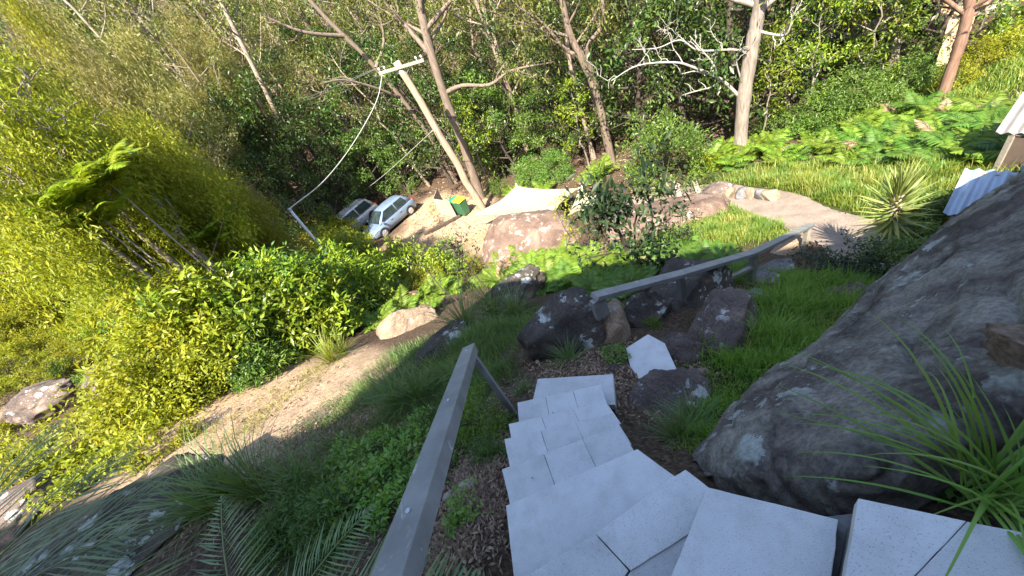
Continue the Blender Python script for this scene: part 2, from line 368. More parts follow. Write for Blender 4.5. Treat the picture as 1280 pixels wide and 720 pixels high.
# ------------------------------------------------------------------ ground sheet
def axis(lo, hi, h0, n):
    t = np.linspace(-1, 1, n); k = 5.2
    s = np.sinh(k * t) / math.sinh(k); return np.where(s < 0, -s * lo, s * hi)
gx = axis(-230, 230, .1, 330) + 0.5; gy = axis(-230, 260, .1, 340) + 3.0
GX, GY = np.meshgrid(gx, gy, indexing='ij'); xy = np.stack([GX.ravel(), GY.ravel()], 1); Z = ground_many(xy)
def fbm(P, sc, amp, oct=3):
    return np.array([noise.fractal(Vector(p) * sc, 1.0, 2.0, oct) for p in P]) * amp
_near = (np.hypot(xy[:, 0], xy[:, 1]) < 40)
_nz = np.zeros(len(xy)); _P3 = np.concatenate([xy, np.zeros((len(xy), 1))], 1)
_nz[_near] = fbm(_P3[_near], 2.2, .035, 4)
Z = Z + _nz
def blobmask(xy, blobs):
    m = np.zeros(len(xy))
    for (u, v, r) in blobs:
        c = hit(u, v); d = np.hypot(xy[:, 0] - c[0], xy[:, 1] - c[1]); m = np.maximum(m, np.clip((r * 1.25 - d) / (r * .5), 0, 1))
    return m
GRASSY = [(480, 540, .9), (540, 480, .9), (600, 420, .9), (640, 400, .8), (980, 420, .9), (1010, 380, .9), (930, 470, .5), (900, 290, 1.7), (930, 275, 1.6), (850, 280, 1.2),
          (1010, 232, 2.0), (1060, 225, 2.0), (1140, 250, 2.0), (950, 222, 2), (1200, 190, 3), (470, 380, 1.5), (600, 560, .5), (420, 640, .6)]
SANDY = [(560, 300, 2.8), (540, 290, 2.8), (520, 310, 2.5), (590, 290, 2.0), (575, 265, 2.2), (500, 330, 2.0), (340, 500, 1.5), (300, 545, 1.5), (385, 480, 1.1), (250, 535, 1.2), (420, 465, .8), (350, 535, 1.2), (420, 330, 1.2), (620, 300, 1.5), (540, 258, 2), (40, 370, 2.0), (30, 500, 1.0)]
def build_ground():
    nx, ny = len(gx), len(gy); idx = np.arange(nx * ny).reshape(nx, ny)
    Fc = np.stack([idx[:-1, :-1].ravel(), idx[1:, :-1].ravel(), idx[1:, 1:].ravel(), idx[:-1, 1:].ravel()], 1)
    me = mesh_np('ground', np.stack([xy[:, 0], xy[:, 1], Z], 1), Fc, True)
    jit = np.zeros(len(xy)); jit[_near] = fbm(_P3[_near], 1.1, .45, 3)
    for nm, bl in (('grassy', GRASSY), ('sandy', SANDY)):
        q = xy + np.stack([jit, -jit], 1)
        a = me.attributes.new(nm, 'FLOAT', 'POINT'); a.data.foreach_set('value', blobmask(q, bl).astype(np.float32))
    return tag(link('ground', me, 'soil'), kind='structure')
ground_obj = build_ground()

# ------------------------------------------------------------------ shapes used many times
def crom(P, n):
    """smooth line through points"""
    P = [np.array(p, float) for p in P]; Q = [2 * P[0] - P[1]] + P + [2 * P[-1] - P[-2]]; out = []
    for i in range(1, len(Q) - 2):
        for k in range(n):
            t = k / n; a, b, c, d = Q[i - 1], Q[i], Q[i + 1], Q[i + 2]
            out.append(.5 * (2 * b + (c - a) * t + (2 * a - 5 * b + 4 * c - d) * t * t + (3 * b - a - 3 * c + d) * t ** 3))
    out.append(P[-1]); return out
def unit(a): return a / np.maximum(np.linalg.norm(a, axis=-1, keepdims=True), 1e-9)
def leaf_mesh(name, P, Dr, N, L, W, tint, fold=.18, curl=.0):
    """folded leaf blades: base, two flanks, tip"""
    Dr = unit(Dr); S = unit(np.cross(Dr, N)); Nn = np.cross(S, Dr); L = L[:, None]; W = W[:, None]
    b = P; t = P + Dr * L - Nn * L * curl; m = P + Dr * L * .45
    r = m + S * W * .5 + Nn * W * fold; l = m - S * W * .5 + Nn * W * fold
    V = np.stack([b, r, t, l], 1).reshape(-1, 3); k = np.arange(len(P))[:, None] * 4
    Fc = np.concatenate([k + np.array([[0, 1, 2]]), k + np.array([[0, 2, 3]])], 1).reshape(-1, 3)
    return mesh_np(name, V, Fc, False, np.repeat(tint, 4))
def clusters(rng, C, n, rad, flat=.7, leaf=(.10, .03), droop=.2, tint_c=.35):
    """n leaves round every cluster centre; a clump has a tint of its own"""
    m = len(C); P = np.repeat(C, n, 0); off = rng.normal(size=(m * n, 3)) * np.array([1, 1, flat]); off = off / np.maximum(np.linalg.norm(off, axis=1, keepdims=True), .3) * (rng.random((m * n, 1)) ** .5)
    r = np.repeat(np.broadcast_to(rad, (m,)) * rng.uniform(.7, 1.3, m), n)[:, None]
    P = P + off * r; D = off + rng.normal(size=off.shape) * .6; D[:, 2] -= droop; N = rng.normal(size=off.shape) * .5 + off * .5 + np.array([0, 0, 1.0])
    L = leaf[0] * np.clip(rng.lognormal(-.05, .35, m * n), .35, 2.0); W = leaf[1] * rng.uniform(.7, 1.3, m * n)
    t = np.clip(.5 + np.repeat(rng.normal(size=m) * tint_c * .6, n) + rng.normal(size=m * n) * .2, 0, 1)
    return P, D, N, L, W, t
def wobble(rng, a, b, n, amp):
    a, b = np.array(a, float), np.array(b, float); L = np.linalg.norm(b - a); o = np.zeros(3); out = []
    for i in range(n + 1):
        t = i / n; out.append(a + (b - a) * t + o * (1 - abs(2 * t - 1)) ** .5); o = o * .7 + rng.normal(size=3) * amp * L
    return out
def branch(mb, rng, pts, r0, r1, tips, level, n_sub, spread, len_f, sides=6, up=.25, lo=.35):
    """a limb with its own smaller limbs; collects twig ends"""
    rad = np.linspace(r0, r1, len(pts)); mb.tube(pts, list(rad), sides, caps=False)
    pts = [np.array(p) for p in pts]; Ltot = sum(np.linalg.norm(pts[i + 1] - pts[i]) for i in range(len(pts) - 1))
    if level == 0:
        tips += [(pts[-1], pts[-1] - pts[-2]), (pts[len(pts) // 2], pts[-1] - pts[-2])]; return
    for k in range(n_sub):
        f = lo + (1 - lo) * (k + rng.random()) / n_sub; i = min(int(f * (len(pts) - 1)), len(pts) - 2); p = pts[i] + (pts[i + 1] - pts[i]) * (f * (len(pts) - 1) - i)
        d = unit(pts[i + 1] - pts[i]); q = rng.normal(size=3); q -= d * q.dot(d); q = unit(q); nd = unit(d * (1 - spread * .5) + q * spread + np.array([0, 0, up]))
        Ls = Ltot * len_f * rng.uniform(.6, 1.2) * (1.15 - f * .5); r = rad[i] * rng.uniform(.45, .65)
        branch(mb, rng, wobble(rng, p, p + nd * Ls, 4 if level == 1 else 5, .07), max(r, .012), max(r * .35, .006), tips, level - 1, max(2, n_sub - 1), spread, len_f, max(4, sides - 1), up, .3)
    tips.append((pts[-1], pts[-1] - pts[-2]))
def make_tree(seed, h, r0, n_limb, first, limb, spread, up, leaf, per, crad, lean=.06, levels=2, n_sub=4, flat=.7, droop=.2, thin=1.0):
    rng = np.random.default_rng(seed); mb = MB(); tips = []
    top = np.array([rng.normal() * lean * h, rng.normal() * lean * h, h]); tr = wobble(rng, (0, 0, -.4), top, 9, .022)
    rad = [r0 * 1.35, r0] + list(np.linspace(r0 * .95, r0 * .28, 8)); mb.tube(tr, rad, 9, caps=False)
    for k in range(n_limb):
        f = first + (1 - first) * (k + rng.random() * .8) / n_limb; x = f * 9; i = min(int(x), 8); p = tr[i] + (tr[i + 1] - tr[i]) * (x - i); a = k * 2.4 + rng.normal() * .4
        d = unit(np.array([math.cos(a), math.sin(a), up + rng.normal() * .15])); Ls = limb * rng.uniform(.65, 1.15) * (1.2 - f * .55)
        m = p + d * Ls * .5 + np.array([0, 0, Ls * .06]); pts = crom([p, m + rng.normal(size=3) * Ls * .06, p + d * Ls + np.array([0, 0, Ls * .18])], 4)
        branch(mb, rng, pts, rad[i + 1] * .6, .02, tips, levels - 1, n_sub, spread, .45, 6)
    branch(mb, rng, wobble(rng, tr[-1], tr[-1] + np.array([0, 0, h * .12]), 4, .05), r0 * .27, .01, tips, 1, n_sub, spread, .6, 5)
    C = np.array([t[0] for t in tips]); C = C[rng.random(len(C)) < thin]
    me = leaf_mesh('crown', *clusters(rng, C, per, crad, flat, leaf, droop))
    return mb.mesh('trunk', True), me, len(C) * per
def dome_plant(seed, r, h, n_cl, per, crad, leaf, stems=7, stem_r=.015, flat=.75, droop=.1, shell=.55, base=.15, lumps=0):
    """a shrub: stems fanning out of the ground and clumps of leaves through a dome"""
    rng = np.random.default_rng(seed); mb = MB(); C = []
    bump_ = rng.normal(size=(5, 3))
    for _ in range(n_cl):
        a = rng.random() * 2 * math.pi; s = shell + (1 - shell) * rng.random() ** .6; e = math.asin(rng.random() ** .85)
        d = np.array([math.cos(a) * math.cos(e), math.sin(a) * math.cos(e), math.sin(e)])
        k = 1 + .22 * math.sin(d @ bump_[0] * 2.1) + .18 * math.sin(d @ bump_[1] * 3.3 + 1)
        C.append(np.array([d[0] * r * s * k, d[1] * r * s * k, h * base + d[2] * h * (1 - base) * s * k]))
    C = np.array(C)
    if lumps:                                   # boughs: tight groups of clumps with gaps between them
        B = C[rng.integers(len(C), size=lumps)]; C = B[rng.integers(lumps, size=n_cl)] + rng.normal(size=(n_cl, 3)) * np.array([r * .13, r * .13, h * .05]) * rng.uniform(.5, 1.5, (n_cl, 1))
    for k in range(stems):
        c = C[rng.integers(len(C))]; mb.tube(crom([(rng.normal() * .04, rng.normal() * .04, -.1), (c[0] * .3, c[1] * .3, c[2] * .6), c], 3), list(np.linspace(stem_r, stem_r * .3, 7)), 5, False)
    return mb.mesh('stems', True), leaf_mesh('foliage', *clusters(rng, C, per, crad, flat, leaf, droop))
def ribbon(name, L, W, bend, n=7, fold=.25, tint=.5, taper=.75, start=0.35):
    """a strap leaf that arches over; base at the origin, grows along +Z and leans to +X"""
    V = []; p = np.array([0., 0., 0.]); a = start
    for i in range(n + 1):
        t = i / n; w = W * (.45 + .55 * min(1, t * 4)) * (1 - max(0, t - .3) / .7) ** taper if t < 1 else W * .02
        d = np.array([math.sin(a), 0, math.cos(a)]); nn = np.array([math.cos(a), 0, -math.sin(a)])
        V += [p + np.array([0, w / 2, 0]) - nn * -fold * w, p, p + np.array([0, -w / 2, 0]) - nn * -fold * w]; p = p + d * L / n; a += bend / n * (.5 + t)
    Fc = []
    for i in range(n):
        k = i * 3; Fc += [(k, k + 1, k + 4, k + 3), (k + 1, k + 2, k + 5, k + 4)]
    return np.array(V), np.array(Fc), tint
def ribbon_mesh(name, *a, **k):
    V, Fc, t = ribbon(name, *a, **k); return mesh_np(name, V, Fc, True, np.full(len(V), t))
def tussock(seed, n, L, W, bend, splay=.55, r=.08, nseg=5):
    rng = np.random.default_rng(seed); Vs, Fs, Ts, b = [], [], [], 0
    for i in range(n):
        V, Fc, _ = ribbon('b', L * rng.uniform(.5, 1.15), W * rng.uniform(.7, 1.2), bend * rng.uniform(.5, 1.3), nseg, .2, start=abs(rng.normal()) * splay)
        a = rng.random() * 2 * math.pi; c, s = math.cos(a), math.sin(a); R = np.array([[c, -s, 0], [s, c, 0], [0, 0, 1]])
        V = V @ R.T + np.array([c * r * rng.random(), s * r * rng.random(), -.02]); Vs.append(V); Fs.append(Fc + b); b += len(V); Ts.append(np.full(len(V), np.clip(rng.normal(.5, .25), 0, 1)))
    return mesh_np('blades', np.concatenate(Vs), np.concatenate(Fs), True, np.concatenate(Ts))
def frond_mesh(seed, L, W, pairs, bend, start, lw, tip=.15, droop=.25, arc=.9, sweep=.35):
    """a pinnate frond: arched midrib with two rows of leaflets"""
    rng = np.random.default_rng(seed); mid = []; p = np.zeros(3); a = start; n = 14
    for i in range(n + 1):
        mid.append((p.copy(), a)); p = p + np.array([math.sin(a), 0, math.cos(a)]) * L / n; a += bend / n
    P, D, N, Ls, Ws = [], [], [], [], []
    for k in range(pairs):
        t = .10 + .90 * k / (pairs - 1); x = t * n; i = min(int(x), n - 1); q = mid[i][0] + (mid[i + 1][0] - mid[i][0]) * (x - i); a = mid[i][1]
        d = np.array([math.sin(a), 0, math.cos(a)]); up = np.array([-math.cos(a), 0, math.sin(a)])
        ll = W * (math.sin(math.pi * (.12 + .88 * t) ** arc) * .9 + tip * (1 - t) + .06)
        for s in (-1, 1):
            dd = unit(d * (sweep + .5 * t) + np.array([0, s, 0]) + rng.normal(size=3) * .06 - np.array([0, 0, droop]))
            P.append(q); D.append(dd); N.append(up + rng.normal(size=3) * .2); Ls.append(ll * rng.uniform(.88, 1.08)); Ws.append(lw)
    m = len(P); lm = (np.array(P), np.array(D), np.array(N), np.array(Ls), np.array(Ws), np.clip(rng.normal(.55, .2, m), 0, 1))
    Dr = unit(lm[1]); S = unit(np.cross(Dr, lm[2])); Nn = np.cross(S, Dr); L_ = lm[3][:, None]; W_ = lm[4][:, None]; b = lm[0]
    # leaflets in two steps so that they arch
    V = np.stack([b, b + Dr * L_ * .4 + S * W_ / 2, b + Dr * L_ * .4 - S * W_ / 2, b + Dr * L_ - Nn * L_ * .14], 1).reshape(-1, 3); k = np.arange(m)[:, None] * 4
    Fc = np.concatenate([k + np.array([[0, 1, 2]]), k + np.array([[1, 3, 2]])], 1).reshape(-1, 3); T = np.repeat(lm[5], 4)
    mb = MB(); mb.tube([q[0] for q in mid], list(np.linspace(max(.004, L * .007), .002, n + 1)), 4, False)
    rv = np.array(mb.v); rf = np.array(mb.f); tri = np.concatenate([rf[:, [0, 1, 2]], rf[:, [0, 2, 3]]])
    return mesh_np('frond', np.concatenate([V, rv]), np.concatenate([Fc, tri + len(V)]), False, np.concatenate([T, np.full(len(rv), .8)]))
def boulder_mesh(seed, r, p=2.6, amp=.16, sub=5, cut=None, fine=.03):
    bm = bmesh.new(); bmesh.ops.create_icosphere(bm, subdivisions=sub, radius=1.0); s = Vector((seed * 3.7, seed * 1.3, seed * 2.1))
    rng = random.Random(seed); cuts = [(Vector((rng.gauss(0, 1), rng.gauss(0, 1), rng.gauss(.25, .6))).normalized(), rng.uniform(.58, .85)) for _ in range(9)]
    for v in bm.verts:
        d = v.co.normalized(); k = (abs(d.x) ** p + abs(d.y) ** p + abs(d.z) ** p) ** (-1 / p)
        k *= 1 + amp * noise.fractal(d * 1.1 + s, 1, 2, 2) ; q = d * k
        for n, c in cuts:
            e = q.dot(n) - c
            if e > 0: q = q - n * e * .85
        k2 = 1 + amp * .40 * noise.fractal(d * 3.2 + s, 1, 2, 3) - .05 * abs(noise.noise(d * 2.3 + s * 2)) + fine * noise.fractal(d * 9 + s, .8, 2, 4)
        v.co = Vector((q.x * r[0] * k2, q.y * r[1] * k2, q.z * r[2] * k2))
    me = bpy.data.meshes.new('boulder'); bm.to_mesh(me); bm.free(); me.polygons.foreach_set('use_smooth', np.ones(len(me.polygons), bool)); return me

# ------------------------------------------------------------------ path and its edging
def ribbon_ground(name, line, width, mat, lift):
    rng = np.random.default_rng(5); L = crom([hit(*q) for q in line], 12); V, Fc = [], []; nw = 9
    for i, p in enumerate(L):
        d = unit((L[min(i + 1, len(L) - 1)] - L[max(i - 1, 0)])[:2]); s = np.array([d[1], -d[0]]); w = width * (1 + .12 * math.sin(i * .33) + .02 * rng.normal())
        for k in range(nw):
            q = p[:2] + s * w * (k / (nw - 1) - .5); e = 1 - abs(2 * k / (nw - 1) - 1) ** 6
            V.append((q[0], q[1], gz(q[0], q[1]) + noise.fractal(Vector((q[0], q[1], 0)) * 2.2, 1.0, 2.0, 4) * .035 + lift * e - .05 * (1 - e)))
    for i in range(len(L) - 1):
        for k in range(nw - 1): Fc.append((i * nw + k, i * nw + k + 1, (i + 1) * nw + k + 1, (i + 1) * nw + k))
    return tag(link(name, mesh_np(name, V, Fc, True), mat), kind='structure')
path_obj = ribbon_ground('path', [(790, 246), (840, 243), (890, 241), (935, 246), (985, 262), (1035, 285), (1085, 312), (1130, 340)], 1.75, 'path_gravel', .05)

# ------------------------------------------------------------------ the house on the slope above, whose shadow covers the near slope
def make_house():
    P = pz(588, 372, -5.2); zE = 3.6; t = (zE - P[2]) / math.tan(RAD(SUN_EL)); s = np.array([-math.sin(RAD(SUN_AZ)), -math.cos(RAD(SUN_AZ))])
    cx, cy = P[:2] - s * t; yaw = math.atan2(-3.0, 7.0); e = empty('house', (cx, cy, -2.2), yaw); Lh, Dh = 17.0, 8.0; H = zE + 2.2
    mb = MB(); mb.box((Lh / 2 + .2, -Dh / 2 - .5, H / 2 - .85), (Lh - .8, Dh - 1.0, H + 1.3)); mb.build('wall', 'wall_cream', e)
    mb = MB(); ov = 0.0
    mb.add([(0, 0, H), (Lh, 0, H), (Lh, -Dh, H), (0, -Dh, H), (0, 0, H - .16), (Lh, 0, H - .16), (Lh, -Dh, H - .16), (0, -Dh, H - .16), (1.6, -Dh / 2, H + 1.1), (Lh - 1.6, -Dh / 2, H + 1.1)],
           [(0, 1, 9, 8), (2, 3, 8, 9), (1, 2, 9), (3, 0, 8), (7, 6, 5, 4), (0, 4, 5, 1), (1, 5, 6, 2), (2, 6, 7, 3), (3, 7, 4, 0)]); mb.build('roof', 'roof_slate', e)
    for k in range(4):
        x = 2.5 + k * 3.6; w = MB().box((x, -.98, H - 2.2), (1.6, .08, 1.3)).build('window', 'white_paint', e); MB().box((x, -.93, H - 2.2), (1.42, .04, 1.12)).build('pane', 'window_glass', w)
    Q = pz(315, 592, -2.95); z2 = 2.3; w = Q[:2] - s * ((z2 - Q[2]) / math.tan(RAD(SUN_EL))) - np.array([cx, cy]); c_, s_ = math.cos(-yaw), math.sin(-yaw); lx, ly = w[0] * c_ - w[1] * s_, w[0] * s_ + w[1] * c_
    MB().box((lx - 1.0, ly - 2.6, z2 + 2.2), (8.0, 5.2, .14), -yaw * .55).build('added_shade_roof', 'roof_slate', e)  # unseen roof, added so that its shadow covers the rock below the palm
    for dx, dy in ((-4.2, -.9), (-4.2, -4.4), (.2, -4.4)): MB().box((lx + dx, ly + dy, z2 + .4), (.12, .12, 3.6)).build('post', 'timber_grey', e)  # posts under the added shade roof
    tag(e, 'cream house with hipped slate roof on the slope above the stairs', 'house')
make_house()

# ------------------------------------------------------------------ concrete stairs, slab by slab
def shrink(poly, g):
    c = np.mean(poly, 0); return [q + (c - q) / max(np.linalg.norm(c - q), 1e-6) * g for q in poly]
stairs = tag(empty('garden_stairs', (0.1, 1.0, -3.0)), 'curving flight of pale concrete paver steps running down the slope', 'stairs')
def slab(poly, z, th=.055, base=True, gap=.0012, parent=stairs, bev=.003):
    P = [np.array(pz(u, v, z)[:2]) - np.array([0.1, 1.0]) for u, v in poly]; zz = z + 3.0
    rj = random.Random(z * 7 + poly[0][0]); Q = shrink(P, gap); J = []
    for a, b in zip(Q, Q[1:] + Q[:1]):
        n = max(2, int(np.linalg.norm(b - a) / .04)); d = (b - a) / np.linalg.norm(b - a); nn = np.array([-d[1], d[0]])
        J += [a + (b - a) * k / n + nn * (rj.gauss(0, .0006) if k else 0) for k in range(n)]
    mb = MB(); mb.prism(J, zz - th, zz); o = mb.build('tread', 'concrete_paver', parent, bevel=bev)
    if base: MB().prism(shrink(P, .022), zz - .75, zz - th - .001).build('step_base', 'concrete_dark', parent)
    return o
def lerp(a, b, t): return (a[0] + (b[0] - a[0]) * t, a[1] + (b[1] - a[1]) * t)
def row(bl, br, fr, fl, z, cuts):
    c = [0] + list(cuts) + [1]
    for a, b in zip(c, c[1:]): slab([lerp(bl, br, a), lerp(bl, br, b), lerp(fl, fr, b), lerp(fl, fr, a)], z + random.Random(a * 9 + z).uniform(-.004, .004))
slab([(672, 473.5), (766.5, 467.5), (769, 506), (664, 508)], -2.75, th=.07)
row((646.5, 503), (750.5, 480.5), (766, 524), (649, 536), -2.58, (.34, .67))
row((635.5, 530), (757.5, 502), (777, 530), (641, 560), -2.41, (.34, .66))
row((630, 549), (765, 516), (790, 556), (640, 598), -2.24, (.34, .66))
row((627, 586.5), (773, 532), (802, 578), (641, 646), -2.07, (.36, .69))
slab([(632, 632), (797, 561), (857, 605), (652, 752), (644, 742)], -1.90)
slab([(744, 667), (843, 595), (857, 586.5), (886, 609), (866, 665), (788, 713.5)], -1.75)
slab([(641, 731), (744, 667), (786, 713), (730, 790), (652, 790)], -1.754)
slab([(788, 713.5), (866, 665), (862, 740), (852, 790), (735, 790)], -1.758)
slab([(884, 608.5), (1048.5, 649), (1040, 722), (1037, 775), (815, 777)], -1.60)
slab([(1072.6, 622), (1209, 651), (1141, 723), (1090, 777), (1046, 777)], -1.45)
slab([(1209, 651), (1300, 669), (1400, 782), (1090, 777), (1141, 723)], -1.452)
MB().prism([np.array(pz(u, v, -1.66)[:2]) - np.array([.1, 1.0]) for u, v in ((1030, 646), (1085, 640), (1085, 777), (1020, 777))], 1.0, 3 - 1.66).build('step_base', 'concrete_dark', stairs)
for x, y, z in ((.75, -.42, -1.30), (.95, -.80, -1.15)):
    mb = MB(); mb.box((x - .1, y - 1.0, z + 3 - .03), (.85, .36, .06), -.35); mb.build('tread', 'concrete_paver', stairs, bevel=.004)
    MB().box((x - .1, y - 1.0, z + 3 - .5), (.8, .34, .86), -.35).build('step_base', 'concrete_dark', stairs)
fl = [np.array(pz(u, v, -3.2)[:2]) for u, v in ((782.5, 435), (810, 417.5), (831, 429), (848, 466), (800, 475.5), (787.5, 457.5))]
tag(MB().prism(fl, -3.265, -3.2).build('stepping_slab', 'concrete_paver', bevel=.006), 'single five-sided concrete paver laid among the dark rocks', 'paver')

# ------------------------------------------------------------------ boulders
def boulder(name, u, v, z, r, yaw, seed, mat, label, cat='rock', p=3.2, amp=.22, sub=5, tilt=(0, 0), group=None, sink=0.0):
    c = pz(u, v, z); o = link(name, boulder_mesh(seed, r, p, amp, sub), mat); o.location = (c[0], c[1], c[2] - sink); o.rotation_euler = (tilt[0], tilt[1], yaw); return tag(o, label, cat, group)
def great_boulder():
    """whale-backed boulder: sections from its foot by the stairs, over its crest, down its far side"""
    secs = [((884, 600, -2.35), (882, 594, -2.28), (876, 587, -2.32), (868, 582, -2.5)),
            ((903, 621, -2.2), (905, 590, -1.98), (905, 560, -2.05), (890, 548, -2.6)),
            ((955, 634, -2.0), (965, 560, -1.80), (950, 500, -2.15), (935, 505, -2.9)),
            ((1035, 652, -1.85), (1060, 540, -1.62), (1031, 430, -2.24), (1012, 442, -3.2)),
            ((1120, 645, -1.82), (1150, 500, -1.55), (1110, 358, -2.33), (1088, 374, -3.6)),
            ((1215, 590, -1.80), (1230, 450, -1.48), (1193, 280, -2.38), (1168, 304, -4.0)),
            ((1350, 545, -1.75), (1350, 400, -1.36), (1289, 212, -2.38), (1265, 244, -4.3)),
            ((1540, 500, -1.7), (1520, 330, -1.30), (1420, 120, -2.4), (1390, 150, -4.6)),
            ((1800, 740, -1.9), (1760, 330, -1.8), (1620, 60, -2.8), (1600, 90, -4.8))]
    rows = []
    for s in secs:
        p = [pz(*q) for q in s]; a = p[0].copy(); a[2] -= .9; b = p[3].copy(); b[2] -= 1.2; rows.append(crom([a] + p + [b], 26))
    rows = np.array(rows); full = np.array([crom(list(rows[:, j]), 26) for j in range(rows.shape[1])]).transpose(1, 0, 2)
    n, m, _ = full.shape; c = full.reshape(-1, 3).mean(0); V = full.reshape(-1, 3).copy(); idx = np.arange(n * m).reshape(n, m)
    du = np.gradient(full, axis=0); dv = np.gradient(full, axis=1); N = unit(np.cross(du, dv)).reshape(-1, 3)
    k = np.array([noise.fractal(Vector(q) * .9, 1, 2, 3) * .07 + noise.fractal(Vector(q) * 4.0, 1, 2, 4) * .016 + noise.fractal(Vector((q[0] * 4 + q[2] * 9, q[1] * 1.2, q[2] * 2)) * 1.0, 1, 2, 3) * .014 + noise.fractal(Vector(q) * 13, .8, 2, 3) * .0045 - .03 * max(0, .06 - abs(noise.noise(Vector((q[0] * 1.3, q[1] * 1.3, q[2] * 2.6))))) / .06 for q in V])
    V += N * k[:, None]; Fc = np.stack([idx[:-1, :-1].ravel(), idx[1:, :-1].ravel(), idx[1:, 1:].ravel(), idx[:-1, 1:].ravel()], 1)
    o = link('boulder', mesh_np('boulder', V - c, Fc, True), 'rock_purple'); o.location = c
    tag(o, 'huge smooth dark boulder with lichen rising beside the concrete steps', 'boulder')
great_boulder()
boulder('rock', 1318, 450, -1.40, (.10, .16, .12), .3, 31, 'rock_tan', 'small brown ledge of stone on top of the huge boulder')
boulder('boulder', 708, 420, -3.44, (.64, .50, .50), .25, 2, 'rock_dark', 'dark rounded boulder with pale lichen below the rail end', 'boulder', amp=.14)
boulder('boulder', 846, 380, -4.24, (.98, .60, .40), .5, 3, 'rock_dark', 'broad black flat-topped boulder under the lower handrail', 'boulder', amp=.12)
boulder('boulder', 900, 432, -3.78, (.80, .46, .36), .55, 4, 'rock_pink', 'pinkish grey boulder between the lone paver and grass', 'boulder')
boulder('boulder', 772, 418, -3.46, (.34, .20, .34), .9, 41, 'rock_tan', 'pointed tan-faced rock leaning against the lichened boulder', 'rock', sub=4)
boulder('boulder', 834, 508, -3.16, (.56, .34, .20), .5, 5, 'rock_pink', 'low purplish rock beside the lone concrete paver', 'rock')
boulder('rock', 800, 400, -3.72, (.42, .26, .26), .2, 91, 'rock_dark', 'dark angular rock wedged behind the lone paver')
boulder('rock', 850, 445, -3.50, (.34, .26, .20), 1.0, 92, 'rock_pink', 'small reddish rock touching the corner of the lone paver')
boulder('rock', 770, 470, -3.28, (.30, .18, .14), .4, 93, 'rock_pink', 'low broken rock between the lowest step and lone paver')
boulder('rock', 640, 365, -4.75, (.75, .5, .35), .4, 94, 'rock_dark', 'flat dark rock behind the lichened boulder')
boulder('rock', 943, 381, -4.40, (.36, .30, .18), .6, 6, 'rock_grey', 'pale grey worn step stone beside bright green grass', sub=4)
boulder('rock', 948, 356, -5.00, (.40, .28, .18), .3, 7, 'rock_grey', 'dull grey step stone next to the middle rail post', sub=4)
boulder('rock', 968, 338, -5.5, (.42, .28, .18), .1, 8, 'rock_grey', 'flat grey step stone close under the dark bush', sub=4)
boulder('rock', 985, 312, -6.25, (.52, .26, .16), .2, 9, 'rock_tan', 'sunlit tan step stone at the foot of the lower handrail', sub=4)
boulder('rock', 1060, 383, -4.55, (.48, .34, .20), .3, 10, 'rock_pink', 'flat rock half buried in grass beside the huge boulder')
boulder('rock', 548, 440, -4.05, (.85, .40, .24), .7, 11, 'rock_dark', 'low dark rock lying in shaded grass', tilt=(0, .12))
boulder('rock', 503, 412, -4.9, (.80, .42, .42), .6, 12, 'rock_tan', 'sunlit tan rock between ferns and shaded grass')
boulder('boulder', 150, 470, -4.62, (1.1, .8, .55), .5, 13, 'rock_pink', 'purplish brown boulder half hidden by broadleaf shrubs', 'boulder')
boulder('rock', 45, 500, -4.22, (.9, .6, .42), .3, 14, 'rock_pink', 'grey-pink rock among yellow-green bushes')
boulder('boulder', 120, 725, -2.72, (1.25, .7, .42), .35, 15, 'rock_dark', 'long dark lichen-spotted rock under the palm fronds', 'boulder')
boulder('rock', 20, 640, -3.5, (.8, .5, .40), .1, 16, 'rock_pink', 'brown sunlit rock behind the palm fronds')
boulder('boulder', 662, 303, -8.25, (2.5, 2.0, 1.25), -.15, 17, 'rock_red', 'large red-brown boulder patched with lichen in front of the sail', 'boulder', amp=.10, p=2.3)
boulder('boulder', 815, 285, -8.0, (2.3, 1.6, 1.1), -.45, 18, 'rock_red', 'low reddish boulder behind the dark leafy shrub', 'boulder', amp=.10, p=2.3)
boulder('rock', 395, 325, -8.3, (.9, .7, .5), .2, 19, 'rock_tan', 'tan boulder showing through bushes near the white post', 'rock')
for k, (u, v, z, r, lab) in enumerate([(614, 586, -2.63, .035, 'rounded yellow stone on bare soil by the stairs'), (583, 609, -2.5, .055, 'flat grey stone on bare soil under the handrail'), (880, 466, -3.3, .05, 'small orange stone by the pinkish boulder'),
        (560, 622, -2.4, .03, 'small grey pebble under the handrail'), (672, 452, -3.36, .03, 'white pebble at the foot of the lichened boulder')]):
    p = hit(u, v); o = link('stone', boulder_mesh(50 + k, (r * 1.2, r, r * .7), 2.3, .15, 3), 'stone_small' if k not in (0, 2) else 'rock_tan'); o.location = (p[0], p[1], p[2] + r * .35); tag(o, lab, 'stone')
for k, (u, v) in enumerate([(800, 238), (818, 236), (838, 233)]):
    p = hit(u, v); solo('rock', boulder_mesh(60 + k, (.42, .3, .22), 2.6, .15, 4), 'rock_tan', (p[0], p[1], p[2] + .05), k, 1, 'sunlit tan rock edging the path below the round bush', 'rock', 'rocks edging the path')
for k, (u, v) in enumerate([(912, 246), (926, 246), (938, 247), (950, 248), (962, 250)]):
    p = hit(u, v); solo('edging_stone', boulder_mesh(70 + k, (.34, .2, .26), 4, .08, 4), 'rock_grey' if k % 2 else 'rock_tan', (p[0], p[1], p[2] + .10), .5 + k * .3, 1, 'pale squared stone of the row edging the path', 'stone', 'squared stones edging the path')
for k, (u, v) in enumerate([(848, 243), (872, 241)]):
    p = hit(u, v); o = MB().box((0, 0, 0), (1.25, .16, .16)).build('step_plank', 'timber_grey', bevel=.01); o.location = (p[0], p[1], p[2] + .07); o.rotation_euler = (0, 0, 1.1); tag(o, 'grey timber step set across the sunlit path', 'step', 'timber steps in the path')
